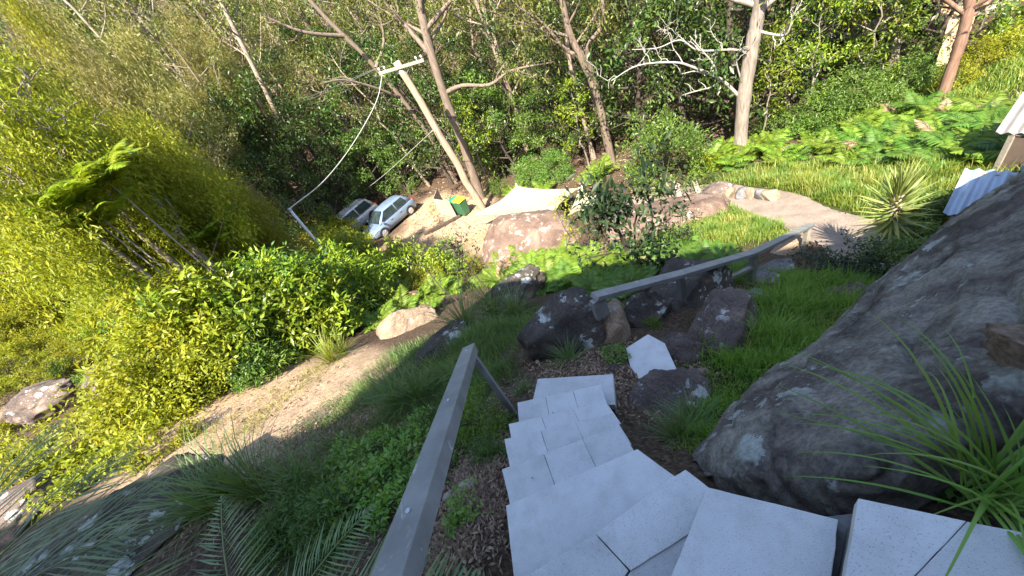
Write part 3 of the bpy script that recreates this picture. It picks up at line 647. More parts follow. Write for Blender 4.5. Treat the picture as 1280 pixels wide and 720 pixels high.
p = hit(893, 240); solo('boulder', boulder_mesh(81, (.7, .4, .3), 2.6, .16, 4), 'rock_pink', (p[0], p[1], p[2] + .02), .1, 1, 'shadowed brown rock set into the path edge', 'rock')

# ------------------------------------------------------------------ handrails
def handrail_upper():
    A = Vector(pz(588, 437, -2.0)); B = Vector(pz(497, 715, -1.0)); d = (B - A); C = A + d * 1.5
    e = tag(empty('handrail', (A.x, A.y, gz(A.x, A.y))), 'weathered grey timber handrail beside the concrete steps', 'handrail'); o = Vector(e.location)
    MB().bar(A - o, C - o, .10, .075).build('rail', 'timber_rail', e, bevel=.006)
    g = gz(A.x, A.y); MB().bar(A + d.normalized() * .05 - o - Vector((0, 0, .04)), Vector((A.x + .02, A.y - .03, g - .3)) - o, .075, .045, (1, 0, 0)).build('post', 'timber_rail', e, bevel=.004)
    MB().bar(C - d.normalized() * .1 - o - Vector((0, 0, .04)), Vector((C.x, C.y + .1, gz(C.x, C.y) - .3)) - o, .075, .045, (1, 0, 0)).build('post', 'timber_rail', e, bevel=.004)
    for t in (.06, .5, .9):
        q = A + d * t - o; MB().tube([q + Vector((0, 0, .036)), q + Vector((0, 0, .050))], .008, 8).build('bolt_head', 'metal_grey', e)
handrail_upper()
def handrail_lower():
    pts = [Vector(pz(743, 371, -2.78)), Vector(pz(850, 343, -3.42)), Vector(pz(942, 316, -4.25)), Vector(pz(1014, 281, -5.7))]; o = pts[0].copy(); o.z -= .45
    e = tag(empty('handrail', o), 'long sloping timber handrail above the black boulder and stepping stones', 'handrail')
    for a, b in zip(pts, pts[1:]): MB().bar(a - o, b - o, .12, .055).build('rail', 'timber_rail', e, bevel=.005)
    p = pts[0] + (pts[1] - pts[0]).normalized() * .03; MB().box(p - o - Vector((0, 0, .17)), (.16, .07, .28), .25).build('post', 'timber_rail', e, bevel=.004)
    for k, q in ((1, pts[1]), (2, pts[2]), (3, pts[3] + (pts[2] - pts[3]) * .07)):
        g = gz(q.x, q.y); mb = MB().bar(q - o - Vector((0, 0, .03)), Vector((q.x, q.y, g - .25)) - o, .09, .07, (1, 0, 0)); mb.build('post', ['', 'metal_grey', 'timber_rail', 'timber_grey'][k], e)
    a, b = pts[2] + Vector((0, 0, -.28)), pts[1].lerp(pts[2], .6) + Vector((0, 0, -.35)); MB().bar(a - o, b - o, .06, .05).build('brace', 'timber_rail', e)
handrail_lower()

# ------------------------------------------------------------------ power pole, wires, white post
PB = pz(606, 264, -9.6); PD = math.hypot(PB[0], PB[1]); PT = pd(495, 77, PD + .1)
def power_pole():
    e = tag(empty('power_pole', PB), 'leaning round timber power pole with crossarm beside the bins', 'power pole'); g = gz(PB[0], PB[1]) - PB[2]
    o = PB; pts = wobble(np.random.default_rng(3), np.array([0, 0, g - .5]), PT - o, 10, .004); MB().tube(pts, list(np.linspace(.21, .155, 11)), 14).build('pole_shaft', 'timber_pole', e, True)
    a, b = pd(474, 92, PD + .25), pd(530, 75, PD - .35); MB().bar(a - o, b - o, .10, .12).build('crossarm', 'timber_grey', e, bevel=.008)
    for t in (.04, .16, .86, .97):
        q = Vector(a + (b - a) * t - o); MB().tube([q + Vector((0, 0, .05)), q + Vector((0, 0, .13)), q + Vector((0, 0, .14)), q + Vector((0, 0, .22))], [.02, .02, .05, .035], 8).build('insulator', 'white_paint', e)
    m = Vector(PT - o) * .92; MB().bar(m, Vector(a + (b - a) * .72 - o), .03, .03).build('brace', 'metal_grey', e); MB().bar(m, Vector(a + (b - a) * .28 - o), .03, .03).build('brace', 'metal_grey', e)
    k = Vector(PT - o) * .55; MB().tube([k + Vector((-.15, -.16, 0)), k + Vector((-.15, -.16, .5))], .02, 6).build('conduit', 'metal_grey', e)
    return a, b
CA, CB = power_pole()
def wire(name, pts, r, mat, label, n=10): tag(MB().tube(crom(pts, n), r, 6).build(name, mat, None, True), label, 'wire')
WP = pd(362, 262, 12.6)
wire('service_cable', [CA + (CB - CA) * .06 + np.array([0, 0, -.05]), pd(470, 128, 19.2), pd(441, 180, 17.4), pd(406, 225, 15.2), WP + np.array([0, 0, .02])], 0.017, 'cable', 'thick pale cable drooping from the crossarm to the white post')
g_ = pz(437, 250, -9.6); g_[2] = gz(g_[0], g_[1]); wire('stay_wire', [np.array(PB + (PT - PB) * .62), (PB + (PT - PB) * .62) * .5 + g_ * .5 + np.array([0, 0, -.15]), g_], .012, 'cable', 'thin straight stay wire running from the pole to ground behind the cars')
for k, (t, (u, v)) in enumerate(((.02, (318, 128)), (.14, (318, 134)), (.25, (330, 137)))):
    a = CA + (CB - CA) * t + np.array([0, 0, .22 if k < 2 else .0]); b = pd(u, v, 42); wire('overhead_wire', [a, (a + b) / 2 + np.array([0, 0, -.5]), b], .012, 'cable_dark', ['top wire running left from the crossarm end into the trees', 'second wire running from the crossarm into the trees', 'lowest of the wires running from the crossarm into the trees'][k])
def white_post():
    e = tag(empty('service_post', (WP[0], WP[1], gz(WP[0], WP[1]))), 'short white service post poking out of the bushes', 'post'); h = WP[2] - e.location.z
    MB().tube([(0, 0, -.3), (0, 0, h)], .042, 10).build('post_shaft', 'white_paint', e, True); MB().tube([(0, 0, h), (0, 0, h + .04)], [.065, .05], 10).build('cap', 'metal_grey', e)
white_post()

# ------------------------------------------------------------------ cars
def loft(st, n_half):
    """stations: (x, [(y, z) from the middle of the top round to the middle underneath]); mirrored"""
    V, Fc = [], []; m = None
    for x, half in st:
        ring = half + [(-y, z) for y, z in reversed(half[1:-1])]; m = len(ring); V += [(x, y, z) for y, z in ring]
    for i in range(len(st) - 1):
        for k in range(m): k2 = (k + 1) % m; Fc.append((i * m + k, i * m + k2, (i + 1) * m + k2, (i + 1) * m + k))
    b = (len(st) - 1) * m; return V, Fc + [tuple(reversed(range(m))), tuple(b + k for k in range(m))]
def car(loc, yaw, paint, dims, label, suv=False):
    L, W, H = dims; wb = L * .63; rw = .31 if not suv else .36; e = tag(empty('parked_car', loc, yaw), label, 'car', 'cars parked under the trees')
    hx, w = L / 2, W / 2; zb = .20 if not suv else .26; belt = H * .60; hood = H * .56
    st = []
    for fx, wf, top, bot in ((-1, .80, belt * .80, zb + .16), (-.985, .90, belt * .96, zb + .06), (-.93, .97, belt, zb), (-.75, 1, belt, zb - .02), (-.3, 1, belt, zb - .03), (.15, 1, belt * .985, zb - .03), (.42, 1, belt * .97, zb - .03), (.60, .985, hood * .97, zb - .02), (.80, .95, hood * .90, zb), (.93, .88, hood * .80, zb + .02), (.985, .78, hood * .68, zb + .06), (1, .68, hood * .56, zb + .14)):
        ww = w * wf; mid = (top + bot) / 2
        st.append((fx * hx, [(0, top + .015), (ww * .55, top + .01), (ww * .86, top - .02), (ww * .965, top - .09), (ww, mid + .05), (ww * .985, mid - .10), (ww * .94, bot + .05), (ww * .7, bot), (0, bot)]))
    V, Fc = loft(st, 9); body = MB().add(V, Fc).build('body', paint, e, True)
    # greenhouse: roof shell, then panes set just proud of it
    x0, x1, x2, x3 = (.60 * hx, .22 * hx, -.70 * hx, -.93 * hx) if not suv else (.52 * hx, .24 * hx, -.80 * hx, -.95 * hx)
    g = [(x0, w * .80, belt - .03, w * .78), (x0 * .72 + x1 * .28, w * .83, belt + (H - belt) * .30, w * .76), (x1, w * .86, H * .955, w * .62), (x1 * .6 + x2 * .4, w * .87, H, w * .63), (x2 * .85 + x1 * .15, w * .87, H * .985, w * .62), (x2, w * .86, H * .955, w * .60), (x3, w * .82, belt + .02, w * .70)]
    st = []
    for x, wl, top, wt in g:
        st.append((x, [(0, top), (wt * .7, top - .012), (wt, top - .05 if top > belt + .1 else top - .01), ((wt + wl) / 2 + .02, (top + belt) / 2 - .02), (wl + .03, belt - .06), (0, belt - .07)]))
    V, Fc = loft(st, 6); MB().add(V, Fc).build('roof', paint, e, True)
    def quad(nm, q, mat='car_glass', par=e): MB().add(q, [(0, 1, 2, 3)] if len(q) == 4 else [tuple(range(len(q)))]).build(nm, mat, par)
    z1 = belt + .03; zt = H * .93
    def side(t, z, s):                                  # y of the cabin flank at height z
        k = (z - belt) / (H * .95 - belt); return s * ((w * .86) * (1 - k) + w * .64 * k + .055)
    quad('windscreen', [(x0 - .00, -w * .70, belt + .035), (x0 - .00, w * .70, belt + .035), (x1 + .05, w * .56, H * .955), (x1 + .05, -w * .56, H * .955)])
    quad('rear_window', [(x3 - .01, w * .60, belt + .12), (x3 - .01, -w * .60, belt + .12), (x2 - .03, -w * .52, H * .93), (x2 - .03, w * .52, H * .93)])
    for s in (-1, 1):
        xm = (x1 + x2) / 2 + .05
        quad('door_window', [(x0 * .80 + x1 * .2, side(0, z1, s), z1), (x1 - .02, side(0, zt, s), zt), (xm + .06, side(0, zt, s), zt), (xm + .05, side(0, z1, s), z1)])
        quad('door_window', [(xm - .04, side(0, z1, s), z1), (xm - .03, side(0, zt, s), zt), (x2 + .18, side(0, zt, s), zt), (x2 - .0, side(0, z1 + .08, s), z1 + .08), (x2 + .10, side(0, z1, s), z1)])
        MB().box((x0 * .78 + x1 * .2, s * (w + .07), belt + .03), (.12, .17, .12)).build('mirror', paint, e, bevel=.025)
        for dx in (.32, -.52): MB().box((dx * 1.0 + (.1 if suv else 0), s * (w + .004), belt - .16), (.18, .03, .035)).build('door_handle', paint, e)
        q = [(hx * .93, s * w * .62, hood * .70), (hx * .955, s * w * .86, hood * .74), (hx * .80, s * w * .965, hood * .86), (hx * .84, s * w * .70, hood * .87)]
        MB().add([(a + .03, b + s * .012, c) for a, b, c in q] + [(a - .1, b, c - .08) for a, b, c in q], [(0, 1, 2, 3), (4, 5, 6, 7), (0, 4, 5, 1), (1, 5, 6, 2), (2, 6, 7, 3), (3, 7, 4, 0)]).build('headlight', 'lamp_clear', e)
        MB().box((-hx * .965, s * w * .80, belt * .88), (.10, .20, .24)).build('tail_light', 'lamp_red', e, bevel=.02)
        for fx in (-1, 1):
            c = (fx * wb / 2, s * (w - .10), rw); wh = empty('wheel', c); wh.parent = e
            MB().tube([(0, -.115, 0), (0, -.09, 0), (0, .09, 0), (0, .115, 0)], [rw * .93, rw, rw, rw * .93], 24).build('tyre', 'tyre', wh, True)
            rm = MB().tube([(0, s * .118, 0), (0, s * .126, 0)], [rw * .66, rw * .60], 20)
            for k in range(5): a = k * 1.2566; rm.bar((0, s * .125, 0), (math.cos(a) * rw * .62, s * .13, math.sin(a) * rw * .62), .05, .03, (0, 1, 0))
            rm.build('rim', 'rim', wh)
            MB().tube([(c[0], s * (w - .02), c[2]), (c[0], s * (w + .006), c[2])], rw * 1.14, 24).build('wheel_arch', 'plastic_black', e)
    MB().box((hx * .985, 0, hood * .45), (.06, w * 1.0, .12)).build('grille', 'plastic_black', e, bevel=.02)
    MB().box((hx + .004, 0, hood * .62), (.02, .36, .10)).build('number_plate', 'white_paint', e)
    MB().box((-hx - .0, 0, belt * .62), (.02, .36, .10)).build('number_plate', 'white_paint', e)
    return e
cd_ = 25.4; ca = RAD(-12.3); cl = (cd_ * math.sin(ca), cd_ * math.cos(ca)); cy = RAD(218.5)
car((cl[0], cl[1], gz(*cl) + .01), cy, 'paint_blue', (3.95, 1.70, 1.49), 'silver-blue hatchback parked at an angle on the dirt')
q_ = np.array(cl) + np.array([math.cos(cy - math.pi / 2), math.sin(cy - math.pi / 2)]) * 2.5 + np.array([math.cos(cy), math.sin(cy)]) * 1.5
car((q_[0], q_[1], gz(*q_) + .01), cy + .05, 'paint_white', (4.4, 1.8, 1.62), 'white station wagon parked on the far side of the hatchback', True)

# ------------------------------------------------------------------ bins and screen
def wheelie_bin(loc, yaw, lid, label):
    e = tag(empty('wheelie_bin', loc, yaw), label, 'bin', 'wheelie bins by the power pole')
    b = MB(); a = [(-.22, -.25), (.22, -.25), (.22, .22), (-.22, .22)]; c = [(-.29, -.34), (.29, -.34), (.29, .34), (-.29, .34)]
    b.add([(x, y, .08) for x, y in a] + [(x, y, .98) for x, y in c], [(3, 2, 1, 0), (4, 5, 6, 7), (0, 1, 5, 4), (1, 2, 6, 5), (2, 3, 7, 6), (3, 0, 4, 7)]); b.build('bin_body', 'bin_green', e, bevel=.03)
    MB().add([(-.31, -.37, .985), (.31, -.37, .985), (.31, .36, 1.03), (-.31, .36, 1.03), (-.27, -.32, 1.05), (.27, -.32, 1.05), (.27, .30, 1.10), (-.27, .30, 1.10)], [(3, 2, 1, 0), (4, 5, 6, 7), (0, 1, 5, 4), (1, 2, 6, 5), (2, 3, 7, 6), (3, 0, 4, 7)]).build('lid', lid, e, bevel=.02)
    MB().tube([(-.26, .40, .98), (.26, .40, .98)], .02, 8).build('handle', 'bin_green', e)
    for s in (-1, 1): MB().tube([(s * .25, .26, .10), (s * .30, .26, .10)], .10, 14).build('wheel', 'plastic_black', e)
b1 = pz(582, 267, -9.75); b2 = pd(570, 254, PD + 1.5)
wheelie_bin((b1[0], b1[1], gz(b1[0], b1[1]) + .02), .55, 'lid_yellow', 'green wheelie bin with a yellow lid behind the board screen')
wheelie_bin((b2[0], b2[1], gz(b2[0], b2[1]) + .02), .55, 'lid_green', 'green wheelie bin with a green lid nearest the trees')
def screen():
    a = pz(572, 272, -9.75); b = pz(553, 266, -9.75); a[2] = gz(a[0], a[1]); b[2] = gz(b[0], b[1]); a, b = Vector(a), Vector(b); b += Vector((-.1, .15, 0)); c = b + Vector((.35, 1.5, 0)); c.z = gz(c.x, c.y)
    e = tag(empty('bin_screen', b), 'pale board screen on posts hiding the wheelie bins', 'screen')
    for p, q in ((a, b), (b + Vector((0, .06, 0)), c)):
        d = (q - p); n = 5
        for k in range(n):
            z = .18 + k * .235; MB().bar(p + d * .02 - b + Vector((0, 0, z)), q - d * .02 - b + Vector((0, 0, z)), .03, .225).build('board', 'screen_board', e)
    for p in (b, c): MB().bar(p - b + Vector((0, 0, -.3)), p - b + Vector((0, 0, 1.32)), .09, .09, (1, 0, 0)).build('post', 'timber_grey', e)
screen()
q = hit(552, 284); tag(MB().bar((q[0] - 1.1, q[1] - .2, gz(q[0] - 1.1, q[1] - .2) + .09), (q[0] + 1.3, q[1] + .1, gz(q[0] + 1.3, q[1] + .1) + .09), .18, .16).build('shadow_streak_bar', 'bark_dark', None, bevel=.02), 'dark bar standing in for a shadow streak on the dirt beside the hatchback', 'shadow streak')  # dark bar added where only a streak of tree shadow crosses the dirt

# ------------------------------------------------------------------ shade sails
def sail(corners, sag, label, posts):
    c = [np.array(p) for p in corners]; o = (c[0] + c[1] + c[2] + c[3]) / 4; o = np.array([o[0], o[1], gz(o[0], o[1])]); e = tag(empty('shade_sail', o), label, 'shade sail', 'cream shade sails'); n = 18; V, Fc = [], []
    for i in range(n + 1):
        for j in range(n + 1):
            s, t = i / n, j / n; cs, ct = s - .5, t - .5           # pull the edges in: concave hems
            s2 = .5 + cs * (1 - .16 * (1 - 4 * ct * ct)); t2 = .5 + ct * (1 - .16 * (1 - 4 * cs * cs))
            p = (c[0] * (1 - s2) + c[1] * s2) * (1 - t2) + (c[3] * (1 - s2) + c[2] * s2) * t2 - o; p[2] -= sag * (1 - 4 * cs * cs) * (1 - 4 * ct * ct); p[2] += .03 * math.sin(s * 9 + t * 4) * (1 - 4 * cs * cs); V.append(p)
    for i in range(n):
        for j in range(n): k = i * (n + 1) + j; Fc.append((k, k + 1, k + n + 2, k + n + 1))
    V = np.array(V); Fc = np.array(Fc); m = len(V); V2 = np.concatenate([V, V - [0, 0, .012]]); F2 = np.concatenate([Fc, Fc[:, ::-1] + m]); link('cloth', mesh_np('cloth', V2, F2, True), 'sail_cloth', e)
    for k in posts:
        p = c[k] - o; g = gz(c[k][0], c[k][1]) - o[2]; q = p + unit(p * [1, 1, 0]) * .16; MB().tube([(q[0], q[1], g - .3), (q[0], q[1], p[2] + .08)], .04, 8).build('pole', 'metal_grey', e, True); MB().tube([p, q], .012, 5).build('tie', 'cable', e)
sail([pz(588, 270, -8.30), pz(646, 232, -8.25), pz(723, 235, -8.30), pz(694, 276, -7.95)], .12, 'broad cream shade sail stretched behind the red-brown boulder', (1, 2))
sail([pz(723, 234, -8.32), pz(752, 246, -8.15), pz(738, 262, -8.0), pz(709, 270, -7.95)], .06, 'narrow second cream sail joined at the peak of the broad one', (1,))

# ------------------------------------------------------------------ sheds with corrugated roofs
def corrugated(name, o, ex, ey, nw, amp, mat, parent):
    """sheet from corner o along ex (across the waves) and ey"""
    n = nw * 6; V, Fc = [], []; up = unit(np.cross(ex, ey)); up = up * np.sign(up[2])
    for i in range(n + 1):
        for j in (0, 1): V.append(o + ex * i / n + ey * j + up * amp * math.cos(2 * math.pi * i / 6))
    Fc = [(i * 2, i * 2 + 2, i * 2 + 3, i * 2 + 1) for i in range(n)]; m = len(V); V = np.array(V); Fc = np.array(Fc)
    return link(name, mesh_np(name, np.concatenate([V, V - up * .008]), np.concatenate([Fc, Fc[:, ::-1] + m]), True), mat, parent)
def shed(P0, P1, ex_len, nw, mat, label, extra=False, sheets=2):
    P0, P1 = np.array(P0), np.array(P1); ey = P1 - P0; d = unit(np.cross(ey, [0, 0, 1.0]) * [1, 1, 0]); ex = d * ex_len
    e = tag(empty('garden_shed', (P0[0], P0[1], gz(P0[0], P0[1]))), label, 'shed'); o = np.array(e.location)
    for k in range(sheets): corrugated('roof_sheet', P0 - o + ex * k / sheets + np.array([0, 0, .012 * k]) , ex / sheets * 1.02, ey, nw // sheets, .030, mat, e)
    cs = [P0 + ex * .06 + ey * .06, P0 + ex * .94 + ey * .06, P0 + ex * .94 + ey * .94, P0 + ex * .06 + ey * .94]
    for p in cs: g = min(gz(p[0], p[1]), p[2] - .3); MB().bar((p[0] - o[0], p[1] - o[1], g - .2 - o[2]), (p[0] - o[0], p[1] - o[1], p[2] - .05 - o[2]), .08, .08, (1, 0, 0)).build('post', 'timber_grey', e)
    for a, b in ((0, 1), (1, 2), (2, 3), (3, 0)):
        p, q = cs[a], cs[b]; zb = min(gz(p[0], p[1]), gz(q[0], q[1]), min(p[2], q[2]) - .3) - .1; MB().add([np.array(x) - o for x in ((p[0], p[1], zb), (q[0], q[1], zb), (q[0], q[1], q[2] - .06), (p[0], p[1], p[2] - .06))], [(0, 1, 2, 3)]).build('wall', 'wall_brown', e)
        MB().bar(p - o - [0, 0, .05], q - o - [0, 0, .05], .05, .07).build('beam', 'timber_grey', e)
    if extra:
        c = P0 + ex * .32 + ey * .97 + [0, 0, .05] - o; MB().box(c, (.42, .16, .09), math.atan2(d[1], d[0])).build('ridge_cap', 'bin_green', e)
    return e, P0, ex, ey
e1, P0, ex, ey = shed(pz(1178, 267, -5.85), pz(1206, 211, -5.55), 2.6, 16, 'roof_blue', 'low shed with blue-grey corrugated roof behind the huge boulder', True)
c = P0 + ex * .42 + ey * .5 + np.array([0, 0, .05]); tag(MB().tube([c + unit(ex) * math.cos(a) * (.42 + .01 * a) + ey / np.linalg.norm(ey) * math.sin(a) * (.20 + .006 * a) + np.array([0, 0, .004 * a]) for a in np.linspace(0, 11, 60)], .012, 6).build('garden_hose', 'hose', None, True), 'loop of dark hose lying on the blue-grey shed roof', 'hose')
shed(pz(1244, 166, -5.9), pz(1278, 116, -5.55), 4.0, 24, 'roof_white', 'shed with pale pinkish corrugated roof beyond the ferns')

# ------------------------------------------------------------------ neighbour's house up the gully, boards, teal cover
def far_house():
    c = pd(1215, 62, 27); c[2] = gz(c[0], c[1]); e = tag(empty('house', c, RAD(-50)), 'dark house with grey roof half hidden by trunks up the gully', 'house')
    MB().box((0, 4.0, 1.6), (11, 6, 3.6)).build('wall', 'wall_brown', e)
    MB().add([(-6.2, .2, 3.3), (6.2, .2, 3.3), (6.2, 4, 5.0), (-6.2, 4, 5.0), (-6.2, 7.8, 3.3), (6.2, 7.8, 3.3), (-6.2, .2, 3.18), (6.2, .2, 3.18), (6.2, 7.8, 3.18), (-6.2, 7.8, 3.18)], [(0, 1, 2, 3), (3, 2, 5, 4), (9, 8, 7, 6), (0, 6, 7, 1), (5, 8, 9, 4), (1, 7, 8, 5, 2), (0, 3, 4, 9, 6)]).build('roof', 'roof_slate', e)
    MB().box((1.6, .93, .95), (1.1, .10, 2.1)).build('door', 'wall_cream', e); MB().box((-2.4, .93, 1.4), (1.6, .1, 1.2)).build('window', 'window_glass', e)
    for x in (-5.6, 2.9, 5.6): MB().box((x, .5, 1.5), (.16, .16, 3.4)).build('post', 'timber_grey', e)
    MB().box((0, -.1, .12), (11.4, 1.9, .16)).build('veranda_floor', 'timber_grey', e)
far_house()
for k, (u, v, D, lab) in enumerate(((1187, 72, 22, 'sunlit tan board leaning beside the red-barked trunk'), (1172, 32, 26, 'smaller tan board leaning behind the trunks near the house'))):
    p = pd(u, v, D); p[2] = max(p[2], gz(p[0], p[1])); g = gz(p[0], p[1]); o = MB().box((0, 0, .9), (.7, .06, 1.9)).build('leaning_board', 'board_tan', None, bevel=.01); o.location = (p[0], p[1], g); o.rotation_euler = (-.3, .1, RAD(-35)); tag(o, lab, 'board')
def teal_cover():
    p = hit(300, 178); e = tag(empty('tarpaulin', p, .3), 'teal tarpaulin cover glimpsed through dark leaves', 'tarpaulin')
    V, Fc = [], []
    for i in range(13):
        for j in range(9): V.append((i * .22 - 1.3, j * .22 - .9, max(.04, .75 - .35 * abs(j - 4) / 4 - .12 * abs(i - 6) / 6 + .08 * math.sin(i * 1.7 + j)) if 0 < i < 12 and 0 < j < 8 else .03))
    for i in range(12):
        for j in range(8): k = i * 9 + j; Fc.append((k, k + 9, k + 10, k + 1))
    link('cover', mesh_np('cover', V, Fc), 'teal_tarp', e)
    for x in (-.9, .9): MB().bar((x, 0, -.1), (x, 0, .5), .1, .1, (1, 0, 0)).build('prop', 'timber_grey', e)
teal_cover()

# ------------------------------------------------------------------ forest trees (prototypes, then individuals)
PROTO = {}
def proto_tree(kind, seeds, bark, leafm, **k):
    PROTO[kind] = []
    for s in seeds:
        t, c, n = make_tree(s, **k); PROTO[kind].append([('trunk', t, bark), ('crown', c, leafm)])
proto_tree('gum', (11, 12, 13), 'bark_pale', 'leaf_olive', h=15, r0=.18, n_limb=11, first=.34, limb=5.2, spread=.75, up=.55, leaf=(.22, .065), per=40, crad=.74, n_sub=4, droop=.6, thin=.9)
proto_tree('gum_brown', (21, 22), 'bark_brown', 'leaf_olive', h=13, r0=.16, n_limb=10, first=.30, limb=4.6, spread=.85, up=.45, leaf=(.21, .065), per=38, crad=.70, n_sub=4, droop=.5, thin=.85)
proto_tree('dense', (31, 32, 33), 'bark_dark', 'leaf_dark', h=8.5, r0=.16, n_limb=16, first=.10, limb=3.4, spread=.7, up=.30, leaf=(.20, .085), per=30, crad=.55, n_sub=4, droop=.3, thin=.85)
proto_tree('under', (41, 42), 'bark_dark', 'leaf_mid', h=5.0, r0=.09, n_limb=12, first=.12, limb=2.0, spread=.7, up=.35, leaf=(.17, .075), per=30, crad=.42, n_sub=3, droop=.2)
proto_tree('sapling', (51, 52), 'bark_grey', 'leaf_bright', h=4.2, r0=.05, n_limb=9, first=.3, limb=1.3, spread=.7, up=.4, leaf=(.15, .06), per=22, crad=.36, n_sub=3, droop=.25)
def full_tree(kind, seeds, bark, leafm, h, r, n_cl, per, crad, leaf):
    PROTO[kind] = []
    for sd in seeds:
        t, c = dome_plant(sd, r, h, n_cl, per, crad, leaf, stems=6, stem_r=.035, shell=.42, base=.34, lumps=34); PROTO[kind].append([('trunk', t, bark), ('crown', c, leafm)])
full_tree('straw', (61, 62), 'bark_grey', 'leaf_yellow', 6.0, 2.7, 620, 85, .40, (.105, .036))
full_tree('feather', (71, 72), 'bark_grey', 'leaf_straw', 6.5, 2.4, 560, 80, .40, (.125, .030))
LAB = {'gum': ('gum_tree', 'tall pale-barked gum with sparse olive leaves in the forest', 'forest gums with pale bark'),
       'gum_brown': ('gum_tree', 'brown-barked gum with bare twisting limbs in the forest', 'forest gums with brown bark'),
       'dense': ('forest_tree', 'dense dark green forest tree with leaves down to the ground', 'dense dark forest trees'),
       'under': ('forest_tree', 'mid green understorey tree at the forest edge', 'understorey trees'),
       'sapling': ('sapling', 'slim bright green sapling at the forest edge', 'bright saplings'),
       'straw': ('bushy_tree', 'bushy yellow-green fine-leaved tree above the sunlit thicket', 'yellow-green bushy trees'),
       'feather': ('feathery_tree', 'feathery straw-coloured tree among the yellow-green ones', 'straw-coloured trees')}
WHERE = {'gum': 'pale-barked gum with sparse olive leaves', 'gum_brown': 'brown-barked gum with twisting limbs', 'dense': 'dense dark green leafy tree', 'under': 'mid green understorey tree', 'sapling': 'slim bright green sapling'}
R0 = random.Random(7); _cnt = {}
def plant_tree(kind, x, y, s, z=None, sc3=None):
    n, lab, grp = LAB[kind]; k = _cnt.get(kind, 0); _cnt[kind] = k + 1; P = PROTO[kind]; g = gz(x, y) if z is None else z
    az, D = math.degrees(math.atan2(x, y)), math.hypot(x, y)
    if kind in WHERE:
        w = 'high on the far slope' if D > 42 else next(t for lim, t in ((-24, 'beyond the bushy yellow-green trees'), (-4, 'behind the parked cars'), (9, 'behind the power pole'), (19, 'behind the cream sail'), (33, 'between the forked gum and bleached gum'), (47, 'behind the bleached gum'), (400, 'near the red gum and far house')) if az < lim)
        lab = WHERE[kind] + ' ' + w; grp = grp + ' ' + w
    return place(P[k % len(P)], n, (x, y, g), R0.uniform(0, 6.28), (s, s, s * R0.uniform(.9, 1.12)) if sc3 is None else sc3, lab, 'tree', grp)
CARS = np.array(cl); taken = []
def free(x, y, r):
    for a, b, q in taken:
        if math.hypot(x - a, y - b) < max(r, q): return False
    return True
for x_, y_, r_ in ((cl[0], cl[1], 4.2), (q_[0], q_[1], 3.2), (PB[0], PB[1], 2.2), (b1[0], b1[1], 2.5)): taken.append((x_, y_, r_))
def front(az):                                  # where the wood begins, by bearing
    return float(np.interp(az, [-60, -35, -24, -14, -6, 2, 12, 24, 36, 44, 52, 58, 66, 90], [26, 26, 27, 29.5, 29, 24.5, 22.5, 21, 19, 18.5, 21, 23, 30, 30]))
def scatter(kind, n, az0, az1, d0, d1, s0, s1, sp):
    c = t = 0
    while c < n and t < n * 40:
        t += 1; az = R0.uniform(az0, az1); D = front(az) + R0.uniform(d0, d1); x, y = D * math.sin(RAD(az)), D * math.cos(RAD(az))
        if not free(x, y, sp): continue
        taken.append((x, y, sp)); plant_tree(kind, x, y, R0.uniform(s0, s1)); c += 1
scatter('dense', 26, -30, 58, .5, 4.5, .75, 1.15, 2.0)
scatter('gum', 14, -26, 56, 2.0, 12, .9, 1.25, 1.9)
scatter('gum_brown', 15, -20, 56, .5, 11, .85, 1.2, 1.7)
scatter('gum', 16, -24, 50, 1.0, 9, .50, .75, 1.4)
scatter('gum_brown', 14, -24, 50, 1.0, 9, .5, .75, 1.4)
scatter('under', 16, -16, 58, -.6, 1.6, .7, 1.1, 1.4)
scatter('sapling', 14, 0, 60, -1.0, 2.0, .7, 1.15, 1.0)
scatter('dense', 34, -45, 62, 5, 20, .9, 1.4, 2.6)
scatter('gum', 22, -45, 62, 12, 34, 1.0, 1.4, 3.0)
scatter('gum_brown', 14, -45, 62, 10, 30, 1.0, 1.4, 3.0)
scatter('dense', 30, -48, 62, 20, 48, 1.1, 1.7, 3.4)
# bushy yellow-green trees climbing the left side of the gully
for u, v, D, r, kind in ((-20, 180, 11.5, 1.8, 'straw'), (50, 190, 12.0, 1.7, 'straw'), (115, 208, 12.4, 1.55, 'straw'), (172, 228, 12.8, 1.4, 'straw'), (225, 246, 13.2, 1.25, 'straw'), (268, 260, 13.8, 1.0, 'feather'), (303, 272, 14.4, .8, 'feather'),
        (15, 145, 14.5, 1.6, 'straw'), (85, 170, 15, 1.5, 'straw'), (145, 195, 15.5, 1.35, 'straw'), (200, 222, 16, 1.15, 'straw'), (245, 245, 16.5, 1.0, 'feather'),
        (-10, 30, 22, 2.0, 'feather'), (110, 45, 28, 2.0, 'feather'), (230, 70, 33, 2.0, 'feather')):
    # (u, v) is about where the middle of the crown shows; its height follows from the ground below
    p = pd(u, v, D); g = gz(p[0], p[1]); top = max(p[2] + r * .9 - g, 2.2); w = r / (2.7 if kind == 'straw' else 2.4)
    plant_tree(kind, p[0], p[1], w, None, (w, w, top / (6.0 if kind == 'straw' else 6.5)))
for u, v, D, sc, kd in ((60, 60, 23, .6, 'gum'), (140, 80, 25, .6, 'gum_brown'), (200, 110, 26, .55, 'gum'), (40, 20, 28, .7, 'gum_brown'), (170, 20, 31, .75, 'gum'), (260, 40, 33, .75, 'gum_brown'), (330, 60, 33, .7, 'gum'), (110, 100, 21, .5, 'dense'), (180, 140, 22, .5, 'dense'), (240, 170, 23, .5, 'dense'), (60, 30, 32, 1.0, 'dense'), (0, 60, 20, .6, 'dense')):
    p = pd(u, v, D); plant_tree(kd, p[0], p[1], sc)
